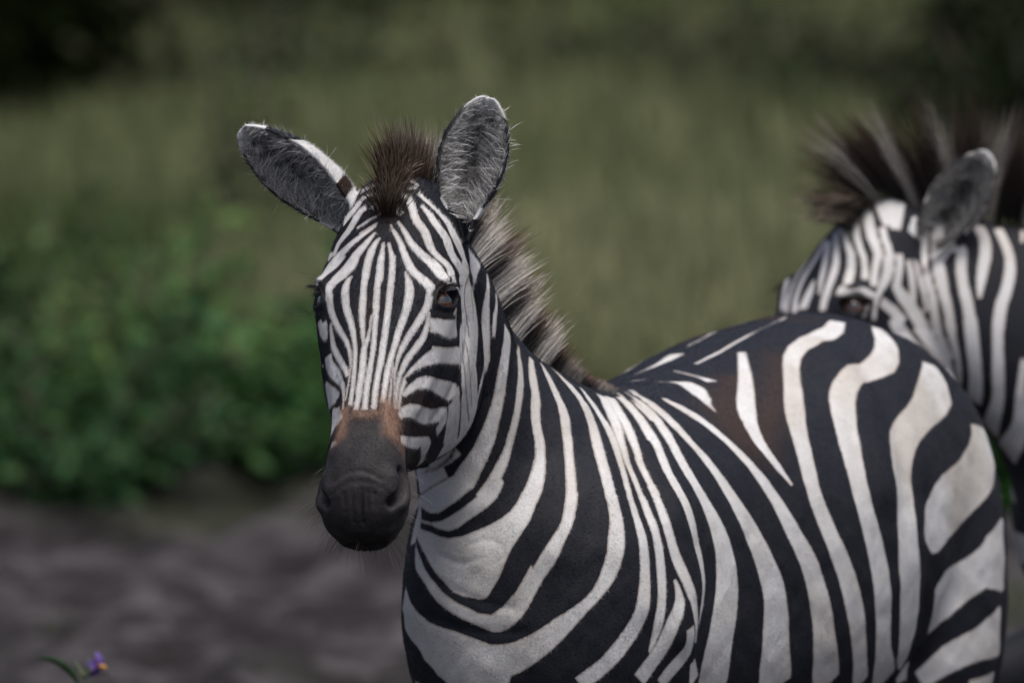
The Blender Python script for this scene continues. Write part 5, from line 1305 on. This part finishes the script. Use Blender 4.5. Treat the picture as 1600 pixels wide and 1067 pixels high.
def build_grass():
    rng = np.random.default_rng(11)
    n1, n2 = 110000, 40000
    x = np.r_[rng.uniform(-3.6, 3.6, n1), rng.uniform(-14, 14, n2)]
    y = np.r_[10.2 + rng.uniform(0, 1, n1) ** 1.2 * 17, rng.uniform(11.0, 60, n2)]
    edge = 10.4 + .55 * vnoise(x * .8, x * 0 + 2, 3) + .5 * (x < -1) + .0 * x
    keep = y > edge
    x, y = x[keep], y[keep]; n = len(x)
    patch = vnoise(x * .55, y * .35, 8) + .5 * vnoise(x * 1.7, y * 1.1, 9)
    h = .30 * (1 + .35 * vnoise(x * .6 + 3, y * .4, 12)) * rng.uniform(.6, 1.25, n)
    dry, green, deep = np.array([.196, .200, .110]), np.array([.102, .130, .056]), np.array([.045, .070, .024])
    t = np.clip(.58 + .6 * patch + rng.normal(0, .18, n), 0, 1)[:, None]
    tone = green + (dry - green) * t
    g = smoothstep(.35, .75, vnoise(x * .8 + 9, y * .5 + 2, 21))[:, None] * .8
    tone = tone * (1 - g) + deep * g
    tone *= 1.36 * rng.uniform(.7, 1.25, n)[:, None]
    o = blades('grass', x, y, h, rng.uniform(.006, .012, n) * np.where(np.arange(n) < n1, 1.2, 1.7), tone, rng)
    tag(o, kind='stuff')
    # sparse short tufts and weeds on the bare dirt
    xs, ys, hs = [], [], []
    for k in range(260):
        cx, cy = rng.uniform(-4.5, 4.5), rng.uniform(2.0, 10.2)
        if vnoise(np.array([cx * .7]), np.array([cy * .7]), 31)[0] < -.05: continue
        m = rng.integers(6, 22); r = rng.uniform(.015, .06)
        xs.append(cx + rng.normal(0, r, m)); ys.append(cy + rng.normal(0, r, m)); hs.append(rng.uniform(.02, .07, m))
    x, y, h = map(np.concatenate, (xs, ys, hs)); n = len(x)
    tone = np.array([.050, .075, .028]) * rng.uniform(.6, 1.3, n)[:, None]
    o = blades('sprouting_grass', x, y, h, np.full(n, .009), tone, rng, .6)
    tag(o, kind='stuff')
build_grass()

def leaves(name, C, Nrm, size, tone, mat=LEAF, parent=None, rng=None, narrow=.5, base=(0, 0, 0)):
    """folded pointed leaves: centre C, axis random about Nrm"""
    n = len(C)
    a = Nrm + rng.normal(0, .55, (n, 3)); a /= np.linalg.norm(a, axis=1)[:, None]
    s = np.cross(a, rng.normal(0, 1, (n, 3))); s /= np.linalg.norm(s, axis=1)[:, None]
    up = np.cross(s, a)
    L = size[:, None]; W = L * narrow * .5
    V = np.stack([C, C + a * L * .35 + s * W + up * W * .35, C + a * L * .75 + s * W * .7 + up * W * .1, C + a * L - up * L * .12,
                  C + a * L * .75 - s * W * .7 + up * W * .1, C + a * L * .35 - s * W + up * W * .35, C + a * L * .5], 1) - np.asarray(base)
    b = np.arange(n)[:, None] * 7
    T = np.concatenate([b + np.array([q]) for q in ([0, 1, 6], [1, 2, 6], [2, 3, 6], [3, 4, 6], [4, 5, 6], [5, 0, 6])])
    o = mesh_object(name, V.reshape(-1, 3), T, mat, parent, smooth=False)
    set_attr(o.data, 'tone', np.repeat(np.c_[tone, np.ones(n)], 7, axis=0), 'FLOAT_COLOR')
    return o

def bark_material():
    m, nt, b = new_mat('bark')
    tc = nt.nodes.new('ShaderNodeTexCoord').outputs['Object']
    c = mixnode(nt, rangenode(nt, noisenode(nt, tc, 14, 5, .7), .35, .65), (.035, .026, .02), (.11, .09, .07))
    nt.links.new(c, b.inputs['Base Color']); b.inputs['Roughness'].default_value = .9
    return m
BARK = bark_material()

def join_lofts(parts):
    V, F, o = [], [], 0
    for v, f in parts:
        V.append(v); F += [tuple(i + o for i in q) for q in f]; o += len(v)
    return np.concatenate(V), F

def bush(x, y, w, h, tone, label, nleaf, seed, leaf=.07, group='leafy bushes behind the zebra', cat='bush', name='leafy_bush', stems=14, narrow=.5):
    rng = np.random.default_rng(seed)
    z = float(ground_z(np.array([x]), np.array([y]))[0])
    root = empty(name, (x, y, z))
    tag(root, label, cat, group)
    parts, C, A = [], [], []
    for k in range(stems):
        az = rng.uniform(0, 2 * np.pi); rr = w * .5 * math.sqrt(rng.uniform(.02, 1)); hh = h * (rng.uniform(.45, 1.0) if rng.uniform() < .7 else rng.uniform(1.0, 1.4)) * (1 - .35 * (rr / (w * .5)) ** 2)
        end = np.array([math.cos(az) * rr, math.sin(az) * rr, hh]); mid = end * [.45, .45, .55] + rng.normal(0, .02, 3)
        p = np.array([[end[0] * .1, end[1] * .1, -.02], mid, end])
        parts.append(loft(tube(p, [.008, .006, .002], m=5, n=8)))
        m = nleaf // stems
        t = rng.uniform(.12, 1.02, m)
        q = p[0] * ((1 - t) ** 2)[:, None] + mid * (2 * t * (1 - t))[:, None] + end * (t ** 2)[:, None]
        off = rng.normal(0, 1, (m, 3)) * [1, 1, .6]; off /= np.linalg.norm(off, axis=1)[:, None]
        C.append(q + off * rng.uniform(0, .09, m)[:, None] * (h / .5)); A.append(off + [0, 0, -.15])
    v, f = join_lofts(parts)
    mesh_object('stem', v, f, BARK, root)
    C, A = np.concatenate(C), np.concatenate(A)
    C[:, 2] = np.maximum(C[:, 2], .02)
    n = len(C)
    tn = 1.08 * np.array(tone) * rng.uniform(.45, 1.55, n)[:, None] * (1 + .25 * rng.normal(0, 1, (n, 1)) * [[1, .4, .2]]).clip(.4, 2)
    leaves('foliage', C, A, leaf * rng.uniform(.6, 1.25, n), tn, LEAF, root, rng, narrow)
    return root

def px_ground(px, dist):
    """sideways position at a given distance for something seen at picture column px (1600 wide)"""
    return (px - 800) / (1600 * FOCAL / 36) * dist

for i, (px, d, w, h, tone, lab) in enumerate([
    (15, 24.9, .75, .34, (.045, .105, .030), 'low dark green bush at the left edge of the clearing'),
    (150, 24.7, .70, .38, (.035, .085, .030), 'broad bush with dense dark leaves, second from the left edge'),
    (250, 25.6, .55, .50, (.080, .150, .045), 'taller bush with paler leaves rising between the dark ones'),
    (395, 25.0, .62, .33, (.045, .110, .032), 'rounded mid green bush halfway between left edge and zebra head'),
    (520, 25.6, .60, .40, (.065, .165, .032), 'bright green bush half hidden by the zebra head'),
    (640, 26.2, .60, .38, (.045, .115, .030), 'green bush standing right behind the zebra muzzle'),
    (80, 26.2, .70, .46, (.055, .100, .036), 'olive green bush behind the low bush at the left edge'),
    (1590, 24.6, .42, .42, (.050, .140, .030), 'green bush glimpsed right of the zebra rump'),
    (960, 26.2, 1.0, .17, (.065, .160, .032), 'low green bush beyond the dip of the zebra back'),
    ]):
    bush(px_ground(px, d), d - CAM_D, w, h, tone, lab, 1300, 100 + i, .052, stems=22)
for i, (px, d, w, h, tone, lab) in enumerate([
    (400, 28.5, .50, .66, (.022, .034, .014), 'dark twiggy shrub in the grass behind the bushes'),
    (480, 33.5, .55, .42, (.030, .060, .022), 'small green shrub in the grass above the left ear'),
    (1150, 33.8, .60, .42, (.028, .050, .018), 'small dark shrub in the grass left of the second zebra mane'),
    (1235, 32.5, .40, .34, (.030, .055, .018), 'smallest dark shrub just above the second zebra mane'),
    (990, 34.5, .70, .36, (.040, .070, .024), 'flat green shrub far off in the middle of the grass'),
    ]):
    bush(px_ground(px, d), d - CAM_D, w, h, tone, lab, 500, 140 + i, .05, 'shrubs scattered in the grass', 'shrub', 'grass_shrub')

def tree(x, y, h, r, low, tone, label, seed, nleaf=9000, leaf=.11):
    rng = np.random.default_rng(seed)
    root = empty('dense_tree', (x, y, 0))
    tag(root, label, 'tree', 'dark trees along the far edge of the grass')
    parts = [loft(tube([(0, 0, -.1), (.05, .03, h * .2), (-.04, .05, h * .5), (.02, 0, h * .8)], [.16, .12, .08, .03], m=10, n=20))]
    C = []
    cz, rz = (h + low) / 2, (h - low) / 2
    nb = 34
    for k in range(nb):
        d = rng.normal(0, 1, 3); d /= np.linalg.norm(d)
        c = d * [r, r, rz] * rng.uniform(.45, .95) + [0, 0, cz]
        s = np.array([0, 0, min(max(c[2] * .5, h * .12), h * .6)])
        parts.append(loft(tube([s, (s + c) / 2 + rng.normal(0, .08, 3), c], [.05, .03, .01], m=6, n=9)))
        m = nleaf // nb
        u = rng.normal(0, 1, (m, 3)); u /= np.linalg.norm(u, axis=1)[:, None]
        C.append(c + u * (rng.uniform(0, 1, m) ** .45)[:, None] * r * rng.uniform(.28, .42))
    v, f = join_lofts(parts)
    mesh_object('trunk', v, f, BARK, root)
    C = np.concatenate(C); n = len(C)
    C[:, 2] = np.maximum(C[:, 2], .04)
    tn = np.array(tone) * rng.uniform(.6, 1.4, n)[:, None]
    leaves('crown', C, (C - [0, 0, cz]) * .5 / r + [0, 0, -.3], leaf * rng.uniform(.6, 1.3, n), tn, SHADELEAF, root, rng, .55)

for i, (x, y, h, r, low, tone, lab) in enumerate([
    (-1.98, 19.0, 5.2, 1.35, -1.9, (.0035, .006, .002), 'dark bushy tree closing the left end of the grass'),
    (-1.0, 22.4, 6.0, 1.0, -2.2, (.0035, .006, .002), 'dark tree with crown down to the ground, second from the left in the far row'),
    (.0, 23.6, 6.5, .75, -2.4, (.006, .010, .004), 'dark tree added farther back to darken the far grass, middle one of the far row'),  # this and the next two are added to make a darker far band
    (.85, 24.2, 6.0, .8, -2.4, (.006, .010, .004), 'dark tree added farthest back to darken the far grass, to the right of the middle one'),
    (1.65, 23.4, 5.6, .75, -2.4, (.007, .012, .004), 'dark tree added to the far row to darken the far grass, next to the right hand tree'),
    (1.86, 17.6, 5.0, .80, -1.9, (.006, .011, .003), 'dark tree with yellow green edge above the second zebra'),
    ]):
    tree(x, y, h, r, low, tone, lab, 200 + i)

for i, (px, d, w, h, lab) in enumerate([
    (1560, 31.5, .70, .62, 'dark thicket under the tree above the second zebra'),
    (1660, 32.0, .80, .80, 'dark thicket at the right end of the grass'),
    (1590, 34.0, .90, .75, 'dark thicket behind the tree above the second zebra'),
    (540, 33.8, 1.0, .46, 'low dark thicket added at the far side to darken the grass, above the left ear'),  # low far side thickets are added, blurring into a darker top of the grass
    (790, 33.6, .90, .44, 'low dark thicket added at the far side to darken the grass, above the right ear'),
    (1030, 33.9, .90, .45, 'low dark thicket added at the far side to darken the grass, left of the middle of the open grass'),
    (1270, 33.4, .90, .46, 'low dark thicket added at the far side to darken the grass, above the mane of the second zebra')]):
    bush(px_ground(px, d), d - CAM_D, w, h, (.010, .019, .005) if 'far side' not in lab else (.040, .050, .020), lab, 900 if 'far side' not in lab else 450, 170 + i, .06, 'dark thickets at the far edge of the grass', 'thicket', 'thicket', 20)

def build_flower():
    """nightshade plant with one violet flower, nearest plant to the camera"""
    rng = np.random.default_rng(5)
    d = 16.5
    f = 1600 * FOCAL / 36
    def at(px, py, dd=d):
        a = R(PITCH) + math.atan((py - 533.5) / f)
        return np.array([(px - 800) / f * dd, dd - CAM_D, CAM_H - dd * math.tan(a)])
    top = at(128, 1058)
    bx, by = top[0] + .03, top[1] + .04
    root = empty('flowering_weed', (bx, by, 0))
    tag(root, 'small purple flowered weed with a long green leaf at the lower left corner', 'flower')
    o = np.array([bx, by, 0.])
    gm, nt, b = new_mat('weed_leaf')
    tc = nt.nodes.new('ShaderNodeTexCoord').outputs['Object']
    nt.links.new(mixnode(nt, rangenode(nt, noisenode(nt, tc, 60, 3), .3, .7), (.012, .045, .008), (.03, .085, .016)), b.inputs['Base Color'])
    b.inputs['Roughness'].default_value = .5
    sm, nt, b = new_mat('weed_stem')
    tc = nt.nodes.new('ShaderNodeTexCoord').outputs['Object']
    nt.links.new(mixnode(nt, rangenode(nt, noisenode(nt, tc, 90, 3), .3, .7), (.06, .085, .045), (.13, .15, .085)), b.inputs['Base Color'])
    pm, nt, b = new_mat('violet_petal')
    tc = nt.nodes.new('ShaderNodeTexCoord').outputs['Object']
    nt.links.new(mixnode(nt, rangenode(nt, noisenode(nt, tc, 120, 3), .3, .7), (.10, .06, .24), (.17, .10, .36)), b.inputs['Base Color'])
    ym, nt, b = new_mat('yellow_stamen')
    tc = nt.nodes.new('ShaderNodeTexCoord').outputs['Object']
    nt.links.new(mixnode(nt, rangenode(nt, noisenode(nt, tc, 200, 2), .3, .7), (.30, .14, .012), (.42, .20, .02)), b.inputs['Base Color'])
    parts = [loft(tube([(0, 0, -.02), (.02, 0, top[2] * .4), (-.01, .01, top[2] * .75), top - o], [.007, .006, .0045, .003], m=8, n=24))]
    fl = at(150, 1040) - o
    parts.append(loft(tube([top - o, (top - o) * .5 + fl * .5 + [0, 0, .004], fl], [.003, .0025, .002], m=6, n=8)))
    for bud in (at(112, 1036), at(133, 1030)):
        parts.append(loft(tube([top - o, bud - o], [.0025, .002], m=6, n=6)))
    v, ff = join_lofts(parts); mesh_object('stem', v, ff, sm, root)
    def leaf(p0, p1, p2, wid, mat=gm, name='leaf'):
        n = 16
        t = np.linspace(0, 1, n)[:, None]
        c = np.array(p0) * (1 - t) ** 2 + np.array(p1) * 2 * t * (1 - t) + np.array(p2) * t ** 2
        T = np.gradient(c, axis=0); S = np.cross(T, [0, .35, 1]); S /= np.linalg.norm(S, axis=1)[:, None] + 1e-9
        U = np.cross(S, T); U /= np.linalg.norm(U, axis=1)[:, None] + 1e-9
        w = wid * np.sin(np.pi * np.linspace(.02, 1, n) ** .8)[:, None] * .5
        V = np.concatenate([c - S * w + U * w * .35, c, c + S * w + U * w * .35, c - U * .0008])
        F = []
        for i in range(n - 1):
            F += [(i, i + 1, n + i + 1, n + i), (n + i, n + i + 1, 2 * n + i + 1, 2 * n + i), (2 * n + i, 2 * n + i + 1, 3 * n + i + 1, 3 * n + i), (3 * n + i, 3 * n + i + 1, i + 1, i)]
        return mesh_object(name, V, F, mat, root)
    leaf(at(118, 1072) - o, at(82, 1022) - o, at(44, 1030) - o, .030)
    leaf(at(125, 1066) - o, at(112, 1044) - o, at(109, 1029) - o, .010, sm)
    leaf(at(130, 1060) - o, at(135, 1040) - o, at(134, 1026) - o, .007, sm)
    leaf(at(150, 1056) - o, at(160, 1048) - o, at(166, 1056) - o, .006, sm)
    for k in range(9):
        zz = top[2] * rng.uniform(.2, .93); az = rng.uniform(0, 6.28); L = rng.uniform(.06, .11)
        p0 = np.array([.005, 0, zz]); dr = np.array([math.cos(az), math.sin(az), 0])
        leaf(p0, p0 + dr * L * .5 + [0, 0, .03], p0 + dr * L, .03)
    # five reflexed petals round a yellow cone
    ax = unit([.80, -.55, -.15]); s = unit(np.cross(ax, [0, 0, 1])); u = np.cross(s, ax)
    for k in range(5):
        a = 2 * np.pi * k / 5 + .3
        r = math.cos(a) * s + math.sin(a) * u
        t = np.cross(ax, r)
        V, F = [], []
        for i, (q, w, back) in enumerate(((.0018, .0035, 0), (.009, .0085, -.001), (.015, .0070, -.005), (.020, .0010, -.010))):
            for e in (-1, 0, 1):
                V.append(fl + r * q + t * w * e + ax * (back + .0012 * abs(e)))
        for i in range(3):
            for e in range(2):
                F.append((3 * i + e, 3 * i + e + 1, 3 * i + e + 4, 3 * i + e + 3))
        mesh_object('petal', np.array(V), F, pm, root)
    mesh_object('stamen', *loft(tube([fl, fl + ax * .006, fl + ax * .014], [.0034, .0038, .0014], m=8, n=8)), ym, root)
build_flower()
Z1 = build_zebra(POSE1, STROKES1, 'zebra facing the camera, whole face and left flank in view', 'zebras standing together')
Z2 = build_zebra(POSE2, STROKES2, 'zebra behind the first one, head lowered in profile at the right edge', 'zebras standing together', .0045)
dress_zebra(Z1, POSE1, 21, (170000, 380000), dict(n=17000, hmax=.090, start=.0))
dress_zebra(Z2, POSE2, 22, (35000, 60000), dict(n=20000, hmax=.155, flare=2.8, start=.0, tint=.75), False)
